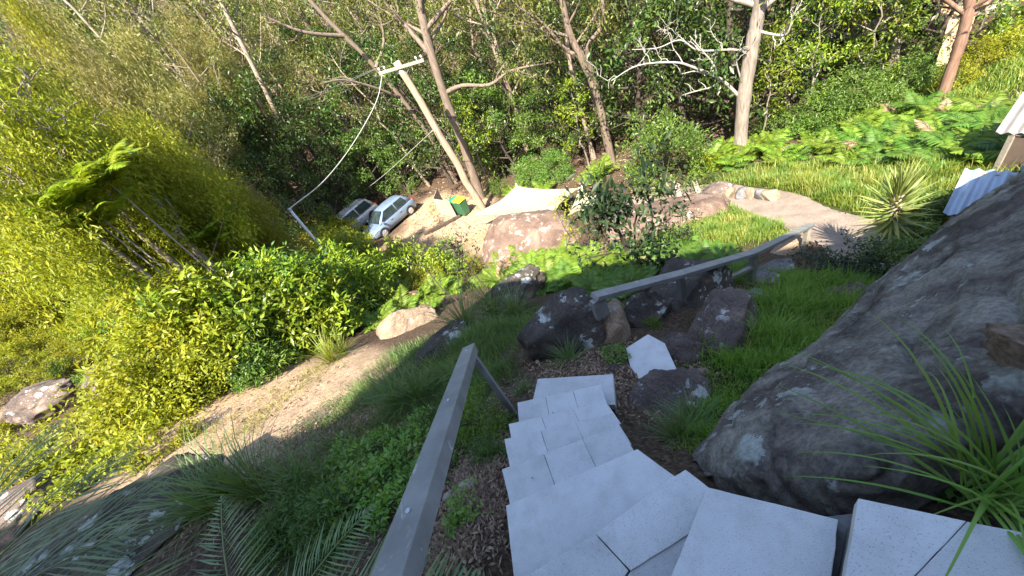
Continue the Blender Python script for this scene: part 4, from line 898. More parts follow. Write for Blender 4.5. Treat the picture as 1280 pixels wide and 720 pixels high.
for u, v, D, sc in ((300, 110, 31, .95), (200, 100, 30, .9), (270, 150, 27, .7), (330, 190, 27, .6)):
    p = pd(u, v, D); plant_tree('dense', p[0], p[1], sc)

# ------------------------------------------------------------------ single trees that the photograph shows plainly
def hero(name, trunk, D, r0, r1, bark, label, limbs=(), leafm='leaf_olive', seed=1, crown=True, n_sub=4, per=16, leaf=(.19, .055), crad=.6, ext=None, dead=None):
    rng = np.random.default_rng(seed); DD = D if isinstance(D, (list, tuple)) else [D] * len(trunk); P = [pd(u, v, d) for (u, v), d in zip(trunk, DD)]
    b = P[0].copy(); b[2] = gz(b[0], b[1]); e = tag(empty(name, b), label, 'tree'); P[0] = np.array([P[0][0], P[0][1], b[2] - .3]); P = [p - b for p in P]
    if ext: P.append(P[-1] + unit(P[-1] - P[-2]) * ext)
    mb = MB(); line = crom(P, 6); r0 *= .82; r1 *= .82; rad = np.linspace(r0, r1, len(line)); rad[:3] *= [1.35, 1.18, 1.07]; rad = rad * (1 + .06 * rng.normal(size=len(rad))); mb.tube(line, list(rad), 12, False); tips = []
    for L, lr0, lr1, sub in limbs:
        Q = [pd(u, v, d) - b for u, v, d in L]; branch(mb, rng, crom(Q, 4), lr0, lr1, tips, sub, n_sub, .8, .4, 7)
    if crown:
        for k in range(7):
            p = line[int(len(line) * (.62 + .05 * k)) - 1]; a = k * 2.4; d = unit(np.array([math.cos(a), math.sin(a), .7])); Ls = rng.uniform(2.0, 3.6)
            branch(mb, rng, crom([p, p + d * Ls * .5 + rng.normal(size=3) * .2, p + d * Ls + [0, 0, .5]], 4), r1 * .6, .02, tips, 1, n_sub, .8, .45, 6)
    link('trunk', mb.mesh('trunk', True), bark, e)
    if tips and leafm: link('crown', leaf_mesh('crown', *clusters(rng, np.array([t[0] for t in tips]), per, crad, .7, leaf, .6)), leafm, e)
    if dead:
        for L, a, c in dead:
            m2 = MB(); tt = []; Q = [pd(u, v, d) - b for u, v, d in L]; branch(m2, rng, crom(Q, 4), a * .62, c * .7, tt, 2, 6, .8, .30, 6, up=.15, lo=.2); link('dead_branch', m2.mesh('dead_branch', True), 'dead_wood', e)
    return e
hero('gum_tree', [(600, 246), (578, 178), (556, 120), (536, 55), (520, -20)], 22.3, .33, .20, 'bark_brown', 'brown gum with an arching side limb just behind the power pole', [([(553, 118, 22.3), (578, 107, 22), (612, 106, 21.5), (640, 88, 21), (690, 78, 20.5)], .13, .03, 2), ([(540, 70, 22.3), (505, 30, 23), (470, -10, 23.5)], .15, .05, 2), ([(530, 40, 22.3), (560, 5, 22), (580, -20, 21.5)], .13, .05, 1)], seed=3, ext=3)
hero('gum_tree', [(565, 215), (530, 160), (470, 85), (410, 25), (370, -20)], 27.5, .19, .12, 'bark_brown', 'slim gum leaning strongly over the parked cars', [([(500, 122, 26.5), (470, 110, 26), (430, 100, 25.5), (400, 105, 25)], .10, .03, 2), ([(470, 85, 26.5), (480, 50, 27), (470, 0, 27)], .12, .04, 2), ([(430, 45, 26.5), (380, 40, 26), (330, 20, 26)], .12, .04, 2)], seed=4, ext=2, crown=False, per=7)
hero('gum_tree', [(767, 212), (757, 165), (746, 118), (726, 72), (712, 40), (698, -20)], 19.5, .24, .13, 'bark_brown', 'forked brown gum standing between the sail and round bush', [([(747, 112, 19.5), (735, 72, 19.2), (738, 52, 19), (754, 30, 19), (752, -10, 19)], .13, .07, 1), ([(726, 72, 19.5), (705, 60, 19.5), (680, 30, 19.5), (650, 10, 19.5)], .10, .03, 2)], seed=5, ext=2)
hero('gum_tree', [(735, 165), (722, 120), (711, 70), (707, 20), (705, -20)], 21.5, .15, .10, 'bark_pale', 'slender pale gum close behind the forked one', seed=6, ext=2)
hero('gum_tree', [(924, 190), (929, 130), (938, 70), (948, 15), (957, -40)], 17.0, .31, .24, 'bark_grey', 'stout grey gum with bleached dead branches', seed=7, ext=4, dead=[
    ([(925, 122, 17), (911, 108, 16.8), (897, 97, 16.6), (866, 84, 16.3), (842, 78, 16), (797, 82, 15.8), (764, 101, 15.6)], .12, .02),
    ([(898, 97, 16.6), (890, 78, 16.5), (880, 66, 16.4), (862, 45, 16.2)], .07, .02),
    ([(933, 66, 17), (916, 62, 16.8), (873, 63, 16.5), (850, 50, 16.2), (822, 60, 16), (790, 62, 15.9)], .07, .015),
    ([(926, 100, 17), (920, 72, 16.8), (930, 58, 16.7)], .05, .03),
    ([(945, 38, 17), (966, 43, 16.7), (983, 43, 16.4), (990, 25, 16.3), (998, 4, 16.2)], .08, .02)])
hero('gum_tree', [(1116, 95), (1119, 50), (1121, 15), (1123, -30)], 22, .24, .20, 'bark_pale', 'straight smooth pale gum trunk above the leafy shrub', seed=8, ext=5)
hero('gum_tree', [(1174, 132), (1185, 98), (1198, 60), (1208, 25), (1216, -20)], 18.2, .19, .14, 'bark_red', 'reddish leaning gum trunk beside the grassy bank', seed=9, ext=4)
hero('gum_tree', [(1155, 95), (1163, 50), (1172, 10), (1178, -20)], 23, .17, .12, 'bark_brown', 'dark slender trunk between the pale and red gums', seed=10, ext=4)
hero('gum_tree', [(1080, 75), (1080, 40), (1082, 0), (1084, -25)], 22.5, .11, .09, 'bark_pale', 'thin pale trunk beside the straight smooth gum', seed=14, ext=4)
hero('gum_tree', [(1065, 75), (1066, 40), (1067, 10), (1068, -20)], 24, .09, .07, 'bark_pale', 'thinnest pale trunk left of the smooth gum', seed=15, ext=4)
hero('gum_tree', [(660, 200), (650, 150), (630, 95), (610, 40), (590, -10)], 25, .17, .10, 'bark_pale', 'pale gum with crooked trunk behind the sail', [([(640, 120, 25), (660, 80, 25), (690, 40, 25)], .09, .03, 2)], seed=16, ext=3)
hero('gum_tree', [(410, 260), (370, 190), (330, 110), (290, 30)], 31, .22, .12, 'bark_pale', 'pale leaning gum in deep shade behind the wagon', seed=17, ext=4)
def stem_pile():
    for k, (a, b, r, lab) in enumerate((((110, 232), (190, 305), .085, 'pale peeling leaning stem below the bushy trees'), ((190, 245), (236, 305), .09, 'thicker pale leaning stem below the bushy trees'), ((150, 258), (205, 318), .05, 'thin grey stem leaning between the two pale ones'), ((0, 205), (140, 310), .06, 'long bare grey stem leaning under the fern-leaved tree'))):
        rng = np.random.default_rng(20 + k); Q0, Q1 = pd(*a, 11.2), pd(*b, 11.0); g = Q1.copy(); g[2] = gz(g[0], g[1]) - .2; e = tag(empty('bare_tree', g), lab, 'tree'); mb = MB(); tt = []
        branch(mb, rng, crom([np.zeros(3), Q1 - g, (Q0 + Q1) / 2 - g + rng.normal(size=3) * .05, Q0 - g], 4), r, r * .5, tt, 1, 3, .8, .2, 7); link('trunk', mb.mesh('trunk', True), 'bark_grey', e)
stem_pile()

# ------------------------------------------------------------------ shrubs
def proto_shrub(kind, seeds, bark, leafm, r, h, n_cl, per, crad, leaf, **k):
    PROTO[kind] = [[(n, m, mt) for n, m, mt in zip(('stems', 'foliage'), dome_plant(s, r, h, n_cl, per, crad, leaf, **k), (bark, leafm))] for s in seeds]
proto_shrub('broad', (101, 102, 103), 'bark_dark', 'leaf_bright', .95, 1.35, 95, 24, .20, (.15, .06))
proto_shrub('broad_mid', (104, 105), 'bark_dark', 'leaf_mid', .95, 1.35, 95, 26, .20, (.13, .05))
proto_shrub('small_yellow', (106, 107), 'bark_grey', 'leaf_yellow', .85, 1.1, 110, 26, .17, (.085, .032))
proto_shrub('thick', (121, 122, 123), 'bark_dark', 'leaf_bright', 1.45, 2.1, 230, 30, .23, (.15, .06))
proto_shrub('thick_mid', (124, 125), 'bark_dark', 'leaf_mid', 1.45, 2.1, 230, 32, .23, (.13, .05))
proto_shrub('thick_yellow', (126, 127), 'bark_grey', 'leaf_yellow', 1.4, 1.9, 250, 36, .22, (.10, .040))
proto_shrub('weed', (108, 109), 'bark_dark', 'leaf_yellow', .5, .6, 34, 15, .14, (.13, .05))
proto_shrub('round', (110, 111), 'bark_dark', 'leaf_mid', 1.35, 1.9, 210, 30, .22, (.10, .04))
proto_shrub('black', (112, 113), 'bark_dark', 'leaf_black', .58, 1.2, 75, 18, .15, (.065, .032), lumps=22)
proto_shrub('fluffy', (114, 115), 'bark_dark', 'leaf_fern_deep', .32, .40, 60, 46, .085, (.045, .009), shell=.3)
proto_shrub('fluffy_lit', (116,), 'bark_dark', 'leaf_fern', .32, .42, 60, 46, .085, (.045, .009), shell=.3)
proto_shrub('herb', (117, 118), 'bark_dark', 'blade_green', .30, .32, 32, 16, .09, (.06, .028))
SHL = {'thick': ('shrub', 'tall bright green broadleaf shrub in the sunlit thicket left of the stairs', 'tall bright broadleaf shrubs'), 'thick_mid': ('shrub', 'tall mid green shrub in the sunlit thicket left of the stairs', 'tall mid green shrubs'), 'thick_yellow': ('shrub', 'tall small-leaved yellow-green shrub on the sunlit slope', 'tall small-leaved yellow shrubs'),
       'broad': ('shrub', 'bright green broadleaf shrub in the sunlit thicket left of the stairs', 'bright broadleaf shrubs'),
       'broad_mid': ('shrub', 'mid green leafy shrub in the sunlit thicket left of the stairs', 'mid green shrubs'),
       'small_yellow': ('shrub', 'small-leaved yellow-green shrub on the sunlit slope', 'small-leaved yellow shrubs'),
       'weed': ('weed', 'low yellow-green broadleaf weed on the sunlit dirt slope', 'low broadleaf weeds'),
       'herb': ('herb', 'low green leafy herb in the shade near the handrail', 'low shade herbs')}
def shrub(kind, u, v, s, label=None, D=None, group=None, name=None, cat='shrub', zs=1.0):
    p = hit(u, v) if D is None else pd(u, v, D); k = _cnt.get(kind, 0); _cnt[kind] = k + 1; P = PROTO[kind]; n, lab, grp = SHL.get(kind, ('shrub', label, group))
    return place(P[k % len(P)], name or n, (p[0], p[1], gz(p[0], p[1]) - .03), R0.uniform(0, 6.28), (s, s, s * zs * R0.uniform(.9, 1.1)), label or lab, cat, group if label else grp)
for u, v, s, k in [(230, 345, 1.5, 'broad'), (290, 350, 1.3, 'broad'), (350, 345, 1.25, 'small_yellow'), (410, 345, 1.2, 'small_yellow'), (455, 350, 1.1, 'broad'), (490, 350, 1.0, 'small_yellow'), (520, 350, .9, 'broad'),
                   (120, 370, 1.3, 'broad'), (60, 370, 1.3, 'small_yellow'), (180, 385, 1.2, 'broad_mid'), (240, 390, 1.2, 'broad'), (300, 395, 1.15, 'broad_mid'), (355, 395, 1.05, 'broad'), (405, 390, 1.0, 'broad_mid'), (450, 385, .9, 'broad'),
                   (10, 400, 1.2, 'small_yellow'), (260, 430, 1.05, 'broad'), (310, 440, 1.0, 'broad_mid'), (360, 440, .9, 'broad'), (390, 425, .85, 'broad_mid'), (230, 455, .75, 'broad'), (290, 470, .65, 'broad'), (330, 472, .55, 'broad_mid'),
                   (90, 425, 1.0, 'small_yellow'), (30, 445, .9, 'small_yellow'), (200, 430, .8, 'small_yellow'), (80, 470, .6, 'broad_mid'), (10, 470, .8, 'small_yellow'),
                   (390, 320, 1.1, 'small_yellow'), (440, 320, 1.0, 'small_yellow'), (340, 320, 1.3, 'small_yellow'), (290, 325, 1.4, 'broad'), (470, 335, 1.0, 'small_yellow'), (500, 325, .8, 'broad'), (560, 345, .75, 'broad'), (535, 360, .7, 'small_yellow'), (480, 385, .6, 'broad'), (590, 340, .6, 'small_yellow'),
                   (150, 330, 1.5, 'small_yellow'), (60, 335, 1.6, 'broad'), (0, 345, 1.6, 'small_yellow'), (-40, 420, 1.2, 'small_yellow'), (-40, 500, 1.0, 'broad_mid'), (90, 400, 1.2, 'small_yellow'), (150, 405, 1.1, 'broad'), (30, 415, 1.1, 'small_yellow'), (200, 410, 1.0, 'broad_mid'), (100, 440, .8, 'small_yellow'), (-20, 380, 1.2, 'small_yellow'), (20, 430, 1.0, 'small_yellow'), (210, 470, .7, 'broad'), (60, 455, .7, 'small_yellow'), (0, 375, 1.2, 'small_yellow'), (50, 395, 1.1, 'small_yellow'), (120, 395, 1.1, 'small_yellow'), (170, 420, .9, 'small_yellow'), (-30, 450, .9, 'small_yellow'), (130, 435, .7, 'broad'), (75, 430, .9, 'small_yellow'), (10, 490, .7, 'small_yellow'), (100, 490, .6, 'broad_mid'), (200, 500, .55, 'small_yellow'), (400, 300, 1.2, 'small_yellow'), (430, 305, 1.1, 'small_yellow'), (375, 305, 1.2, 'small_yellow'), (110, 455, .9, 'small_yellow'), (60, 480, .8, 'small_yellow'), (20, 455, 1.0, 'small_yellow'), (180, 455, .8, 'small_yellow'), (-10, 510, .8, 'small_yellow'), (80, 505, .6, 'small_yellow'), (220, 480, .6, 'small_yellow'), (140, 415, 1.1, 'small_yellow'), (60, 415, 1.2, 'small_yellow'), (250, 455, .8, 'broad')]:
    if v < 420 and u < 460: k = {'broad': 'thick', 'broad_mid': 'thick_mid', 'small_yellow': 'thick_yellow'}[k]; s = s * .95
    shrub(k, u, v, s)
for u, v, D, s, k in [(118, 215, 9.3, 1.0, 'thick'), (85, 240, 9.3, .95, 'thick_mid'), (150, 240, 9.4, 1.0, 'thick'), (190, 255, 9.4, 1.0, 'thick'), (230, 270, 9.9, 1.0, 'thick_mid'), (45, 245, 9.8, 1.1, 'thick'), (0, 265, 9.6, 1.1, 'thick_yellow'), (-40, 280, 9.4, 1.1, 'thick_yellow'), (60, 290, 9.2, .9, 'thick_mid'), (130, 290, 9.0, .8, 'thick_mid'), (0, 315, 9.0, .8, 'thick_yellow'), (270, 290, 10.4, .9, 'thick'), (180, 290, 8.8, .8, 'thick_mid')]:
    shrub(k, u, v, s, D=D)
for u, v, s in [(110, 540, .8), (150, 545, .9), (190, 535, .75), (90, 580, .85), (140, 590, .8), (190, 575, .7), (60, 560, .9), (20, 570, .9), (40, 600, .9), (100, 615, .7), (200, 520, .6), (230, 505, .6), (60, 525, .8), (15, 540, .8), (240, 545, .45), (160, 510, .7), (120, 500, .7)]:
    shrub('weed', u, v, s)
for u, v, s in [(470, 610, 1.0), (440, 600, .9), (500, 585, .8), (455, 640, .9), (490, 640, .8), (480, 560, .7), (520, 540, .6), (530, 610, .7), (580, 650, .5), (545, 585, .6), (430, 575, .7)]: shrub('herb', u, v, s, cat='herb')
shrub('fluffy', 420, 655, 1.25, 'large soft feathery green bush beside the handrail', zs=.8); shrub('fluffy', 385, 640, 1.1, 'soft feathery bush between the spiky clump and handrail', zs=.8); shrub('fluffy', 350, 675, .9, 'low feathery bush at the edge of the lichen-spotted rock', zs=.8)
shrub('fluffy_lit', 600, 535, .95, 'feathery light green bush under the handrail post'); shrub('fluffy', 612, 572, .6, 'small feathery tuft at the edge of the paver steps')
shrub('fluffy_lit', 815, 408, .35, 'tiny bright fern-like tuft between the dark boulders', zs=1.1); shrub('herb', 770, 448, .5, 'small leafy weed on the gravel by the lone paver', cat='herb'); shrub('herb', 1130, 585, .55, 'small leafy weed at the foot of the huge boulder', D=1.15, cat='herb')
shrub('herb', 1270, 560, .8, 'leafy weed behind the arching strap-leaf clump', D=1.35, cat='herb')
shrub('round', 832, 232, 1.25, 'rounded pale green bush beside the bleached gum', zs=1.1); shrub('round', 665, 232, .8, 'leafy bush right behind the cream sail'); shrub('round', 625, 243, .5, 'small bush between power pole and sail'); shrub('round', 700, 225, .8, 'green bush behind the peak of the sail')
shrub('black', 795, 338, 1.95, 'tall dark-leaved shrub in front of the reddish boulders', zs=1.35); shrub('black', 850, 325, .95, 'dark shrub leaning beside the tall dark-leaved one'); shrub('black', 1040, 345, .95, 'round dark bush beside the stepping stones', zs=.75); shrub('black', 1080, 350, .7, 'lower dark bush between round bush and yucca', zs=.7)
shrub('broad_mid', 1120, 345, .45, 'leafy green plant below the yucca'); shrub('broad_mid', 1150, 320, .5, 'leafy green plant against the crest of the huge boulder'); shrub('broad_mid', 1160, 285, .6, 'leafy plant in shade beside the shed')
for u, v, s, k, lab in [(1060, 150, 1.0, 'round', 'large leafy green shrub in front of the smooth pale trunk'), (1020, 165, .8, 'round', 'leafy shrub between bleached gum and ferns'), (1130, 120, .75, 'round', 'shrub at the foot of the red gum'), (1100, 130, .9, 'broad_mid', 'broadleaf shrub under the thin pale trunks'), (1215, 95, .9, 'small_yellow', 'yellow shrub glowing on the bank by the house'), (1245, 80, .9, 'small_yellow', 'yellow shrub at the shaded end of the bank'), (1190, 115, .7, 'small_yellow', 'yellow shrub beside the red gum'), (1260, 60, .9, 'broad', 'green shrub on the bank below the house'), (965, 170, .8, 'broad_mid', 'broadleaf shrub right of the bleached gum'), (880, 215, .6, 'broad', 'bright bush between the round bush and bleached gum')]: shrub(k, u, v, s, lab)
def whip(u, v, D, h, leafm, label, seed, n=14, lean=(0, 0), leaf=(.09, .035)):
    rng = np.random.default_rng(seed); p = pd(u, v, D); b = np.array([p[0], p[1], gz(p[0], p[1])]); e = tag(empty('sapling', b), label, 'sapling'); mb = MB(); tt = []; st = wobble(rng, (0, 0, -.1), (lean[0], lean[1], h), 7, .03)
    branch(mb, rng, st, .022, .006, tt, 1, n, .8, .3, 5, lo=.4); link('stem', mb.mesh('stem', True), 'bark_dark', e); link('leaves', leaf_mesh('leaves', *clusters(rng, np.array([t[0] for t in tt]), 16, .12, .8, leaf, .2)), leafm, e)
whip(612, 362, 7.2, 1.7, 'leaf_black', 'thin sapling with a dark leaf tuft left of the red boulder', 1, 6, (-.2, .1)); whip(570, 372, 7.6, 1.9, 'leaf_bright', 'thin bare-stemmed sapling with few bright leaves', 2, 6, (-.3, .2)); whip(715, 330, 8.4, 1.9, 'leaf_yellow', 'wispy yellowish sapling in front of the red boulder', 3, 8, (.05, 0)); whip(585, 345, 9.5, 1.7, 'leaf_mid', 'small leafy sapling beside the dirt car park', 4, 9)

# ------------------------------------------------------------------ ferns: crown of fronds, each frond a part
FR = {'fern': [frond_mesh(s, 1.0, .34, 24, b, st, .050) for s, b, st in ((1, 1.2, .35), (2, 1.5, .5), (3, 1.0, .7), (4, 1.7, .3))]}
def fern(u, v, s, mat, label, group, n=9, D=None, name='fern', stem=0.0):
    p = hit(u, v) if D is None else pd(u, v, D); e = tag(empty(name, (p[0], p[1], gz(p[0], p[1])), R0.uniform(0, 6), s), label, 'fern', group)
    for k in range(n):
        fm = 'dead_leaf' if mat != 'leaf_bright' and R0.random() < .03 else mat; o = link('frond', FR['fern_' + fm][R0.randrange(4)], fm, e); o.rotation_euler = (R0.uniform(-.15, .15), R0.uniform(-.2, .15), k * 6.283 / n + R0.uniform(-.25, .25)); o.scale = (1, 1, 1); t = R0.uniform(.75, 1.1); o.scale = (t, t, t); o.location = (0, 0, stem)
    if stem: MB().tube([(0, 0, -.2), (.03, 0, stem)], [.020, .014], 7).build('trunk', 'bark_grey', e, True)
    return e
for mt in ('leaf_fern', 'leaf_fern_deep', 'leaf_bright', 'dead_leaf'):
    FR['fern_' + mt] = [m.copy() for m in FR['fern']]
def sc_fern(pts, mat, s0, s1, label, group, n=9):
    for u, v in pts:
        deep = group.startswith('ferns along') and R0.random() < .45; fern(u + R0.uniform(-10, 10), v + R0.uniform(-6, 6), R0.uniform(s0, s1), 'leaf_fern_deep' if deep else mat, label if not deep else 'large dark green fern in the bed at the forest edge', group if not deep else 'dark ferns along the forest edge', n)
sc_fern([(u, v) for v in (328, 340, 352) for u in range(628, 790, 21)], 'leaf_fern', .62, .9, 'bright green bracken fern below the large red-brown boulder', 'bracken below the red boulder')
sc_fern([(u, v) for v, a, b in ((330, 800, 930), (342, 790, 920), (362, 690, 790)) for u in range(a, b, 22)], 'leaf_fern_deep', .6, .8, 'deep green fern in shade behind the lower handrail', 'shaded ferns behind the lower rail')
sc_fern([(470, 405), (440, 415), (500, 385), (520, 375), (545, 385), (490, 365), (525, 355), (555, 365), (575, 360), (430, 395)], 'leaf_fern', .55, .8, 'yellow-green fern in sun beside the tan rock', 'sunlit ferns beside the tan rock')
sc_fern([(u + (v % 3) * 9, v) for v, a, b, st in ((205, 905, 1000, 24), (192, 950, 1270, 26), (176, 960, 1260, 28), (160, 990, 1250, 30), (148, 1040, 1240, 34), (206, 1040, 1260, 30)) for u in range(a, b, st)], 'leaf_fern', .62, 1.05, 'large lush yellow-green fern in the bed at the forest edge', 'ferns along the forest edge')
sc_fern([(900, 200), (880, 205), (915, 205), (960, 185), (940, 195)], 'leaf_fern', 1.0, 1.3, 'yellow-green fern at the foot of the bleached gum', 'ferns at the bleached gum')
sc_fern([(640, 240), (670, 245), (690, 238), (655, 222), (730, 232), (750, 225)], 'leaf_fern', .9, 1.3, 'sunny fern growing behind the cream sail', 'ferns behind the sail')
for u, v, D, s, st, lab in ((118, 210, 10.0, 1.0, 0, 'lime green feathery-leaved treelet above the pale leaning stems'), (85, 236, 9.8, .95, 0, 'second lime green feathery treelet beside the first'), (108, 266, 9.9, .9, 0, 'lowest lime green feathery treelet beside the pale stems'), (262, 285, 11.2, 1.1, 0, 'feathery green treelet at the edge of the thicket')):
    p = pd(u, v, D); h = p[2] - gz(p[0], p[1]); fern(u, v, s, 'leaf_bright', lab, None, 17, D, 'feathery_treelet', max(.3, h / s - .35))['category'] = 'treelet'

# ------------------------------------------------------------------ tussocks, strap leaves, yucca, palms
TU = {'lomandra': [tussock(s, 110, .85, .013, 1.5) for s in (1, 2)], 'fine': [tussock(s, 170, .42, .006, 1.5, .7) for s in (3, 4)], 'spiky': [tussock(5, 80, .8, .022, 1.1, .7)]}
TUM = {}
def tuft(kind, u, v, s, mat, label, group=None, D=None):
    key = (kind, mat)
    if key not in TUM: TUM[key] = [m.copy() for m in TU[kind]]
    p = hit(u, v) if D is None else pd(u, v, D); solo('grass_tussock', TUM[key][R0.randrange(len(TUM[key]))], mat, (p[0], p[1], gz(p[0], p[1]) - .02), R0.uniform(0, 6), s, label, 'grass clump', group)
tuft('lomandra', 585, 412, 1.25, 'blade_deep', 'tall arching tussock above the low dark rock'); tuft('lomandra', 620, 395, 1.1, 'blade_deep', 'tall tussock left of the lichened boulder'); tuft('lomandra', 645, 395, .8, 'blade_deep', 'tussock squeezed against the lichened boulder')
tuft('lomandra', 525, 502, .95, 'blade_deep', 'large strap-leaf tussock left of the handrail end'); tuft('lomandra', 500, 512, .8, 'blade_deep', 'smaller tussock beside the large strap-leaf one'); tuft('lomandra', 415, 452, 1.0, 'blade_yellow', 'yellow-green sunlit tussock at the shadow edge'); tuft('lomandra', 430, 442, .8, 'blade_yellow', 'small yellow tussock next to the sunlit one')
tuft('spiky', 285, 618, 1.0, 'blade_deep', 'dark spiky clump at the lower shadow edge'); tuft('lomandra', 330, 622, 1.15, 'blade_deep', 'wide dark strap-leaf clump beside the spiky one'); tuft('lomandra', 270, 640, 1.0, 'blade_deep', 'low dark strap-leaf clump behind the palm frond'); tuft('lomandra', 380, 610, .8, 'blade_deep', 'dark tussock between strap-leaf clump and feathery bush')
tuft('fine', 848, 548, .8, 'blade_deep', 'fine grass tuft between stairs and huge boulder'); tuft('fine', 868, 530, .8, 'blade_deep', 'second fine tuft against the huge boulder'); tuft('fine', 712, 452, .85, 'blade_deep', 'fine grass tuft at the foot of the lichened boulder'); tuft('fine', 625, 540, .6, 'blade_green', 'wispy tuft at the handrail post foot'); tuft('fine', 655, 488, .5, 'blade_deep', 'small tuft at the lowest paver'); tuft('lomandra', 790, 395, .4, 'blade_green', 'green tuft under the end of the lower handrail')
tuft('lomandra', 895, 360, .7, 'blade_green', 'grass tussock beside the middle rail post'); tuft('lomandra', 920, 352, .7, 'blade_green', 'grass tussock at the foot of the middle rail post')
def strap_clump():
    p = pz(1256, 612, -1.52); p[2] = max(gz(p[0], p[1]), -1.56); e = tag(empty('strap_leaf_clump', p), 'arching bright green strap-leaf clump beside the top paver', 'grass clump'); me = [ribbon_mesh('blade', L * .85, .0105, b, 9, .22, t, start=s) for L, b, t, s in ((.62, 1.9, .5, .45), (.70, 1.6, .7, .65), (.46, 1.2, .3, .25), (.74, 1.3, .6, .85), (.58, 2.3, .85, .5), (.66, 1.0, .4, 1.05))]
    rng = random.Random(4)
    for k in range(90):
        o = link('blade', me[k % 6], 'blade_green', e); o.rotation_euler = (rng.uniform(-.15, .15), rng.uniform(-.1, .2), rng.uniform(0, 6.283)); o.location = (rng.uniform(-.05, .05), rng.uniform(-.05, .05), -.03); t = rng.uniform(.7, 1.15); o.scale = (t, t, t)
strap_clump()
def yucca():
    p = hit(1103, 322); e = tag(empty('yucca', p, 0, 1.10), 'spiky yellow-green yucca standing beside the path', 'yucca'); rng = random.Random(9); me = [ribbon_mesh('leaf', L, .050, b, 5, .3, t, taper=.9, start=0.0) for L, b, t in ((.58, .12, .5), (.62, .3, .75), (.52, .2, .25), (.58, .55, .95))]
    h = 1.25; MB().tube([(0, 0, -.2), (-.02, .02, h * .5), (-.05, .03, h)], [.09, .075, .06], 9).build('trunk', 'bark_grey', e, True)
    for k in range(190):
        f = k / 190; el = math.pi / 2 * (1 - f) ** .8 - f * 1.15; a = k * 2.39996; z = h * (.30 + .70 * (1 - f) ** .75)
        o = link('leaf', me[rng.randrange(4) if f < .75 else 3], 'blade_yucca', e); o.rotation_euler = (0, math.pi / 2 - el + rng.uniform(-.12, .12), a); o.location = (-.05 * z / h, .03 * z / h, z); t = rng.uniform(.8, 1.05); o.scale = (t, t, t)
yucca()
def palm(x, y, ztop, fronds, label, L, W, mat='blade_palm', seeds=(1, 2, 3), lw=.022, pairs=46, sweep=.35, bend=.7):
    g = gz(x, y); h = ztop - g; e = tag(empty('palm', (x, y, g)), label, 'palm'); me = [frond_mesh(200 + s, L, W, pairs, bend * bd, .25, lw, droop=dr, sweep=sweep) for s, bd, dr in ((seeds[0], 1.0, .10), (seeds[1], 1.3, .18), (seeds[2], .8, .05))]
    MB().tube([(0, 0, -.3), (0, 0, h * .6), (0, 0, h)], [.09, .06, .045], 9).build('trunk', 'bark_brown', e, True)
    for k, (az, tilt, s) in enumerate(fronds): o = link('frond', me[k % 3], mat, e); o.rotation_euler = (0, tilt, RAD(az)); o.scale = (s, s, s); o.location = (0, 0, h)
palm(-3.45, 1.05, -1.45, [(6, .85, 1.0), (-4, .95, 1.0), (20, 1.0, .95), (34, .85, .9), (-22, .9, .9), (70, .8, .9), (120, .7, .9), (180, .7, .9), (240, .8, .9), (300, .8, .9)], 'palm with long blue-green drooping fronds over the dark rock', 1.45, .75, lw=.012, pairs=30, sweep=1.5)
palm(-1.35, .48, -1.45, [(-4, .75, 1.0), (30, .6, .7), (100, .6, .7), (190, .7, .7), (270, .7, .7)], 'small palm with yellow-green fronds beside the handrail', .95, .30, seeds=(4, 5, 6), lw=.010, pairs=40)
def dead_shrub():
    p = pd(-45, 165, 11.5); g = gz(p[0], p[1]); e = tag(empty('dead_shrub', (p[0], p[1], g)), 'bare grey twiggy shrub at the edge of the bushy trees', 'shrub'); rng = np.random.default_rng(8); h = p[2] - g + .5
    MB().tube([(0, 0, -.2), (.05, .02, h * .35), (0, 0, h * .62)], [.06, .05, .04], 7).build('trunk', 'twig_grey', e, True)
    for k in range(14):
        mb = MB(); tt = []; a = k * 2.4; branch(mb, rng, wobble(rng, (0, 0, h * (.45 + .012 * k)), (math.cos(a) * h * .17, math.sin(a) * h * .17, h * rng.uniform(.85, 1.05)), 6, .05), .022, .005, tt, 2, 6, .8, .35, 4); link('branch', mb.mesh('branch', True), 'twig_grey', e)
dead_shrub()

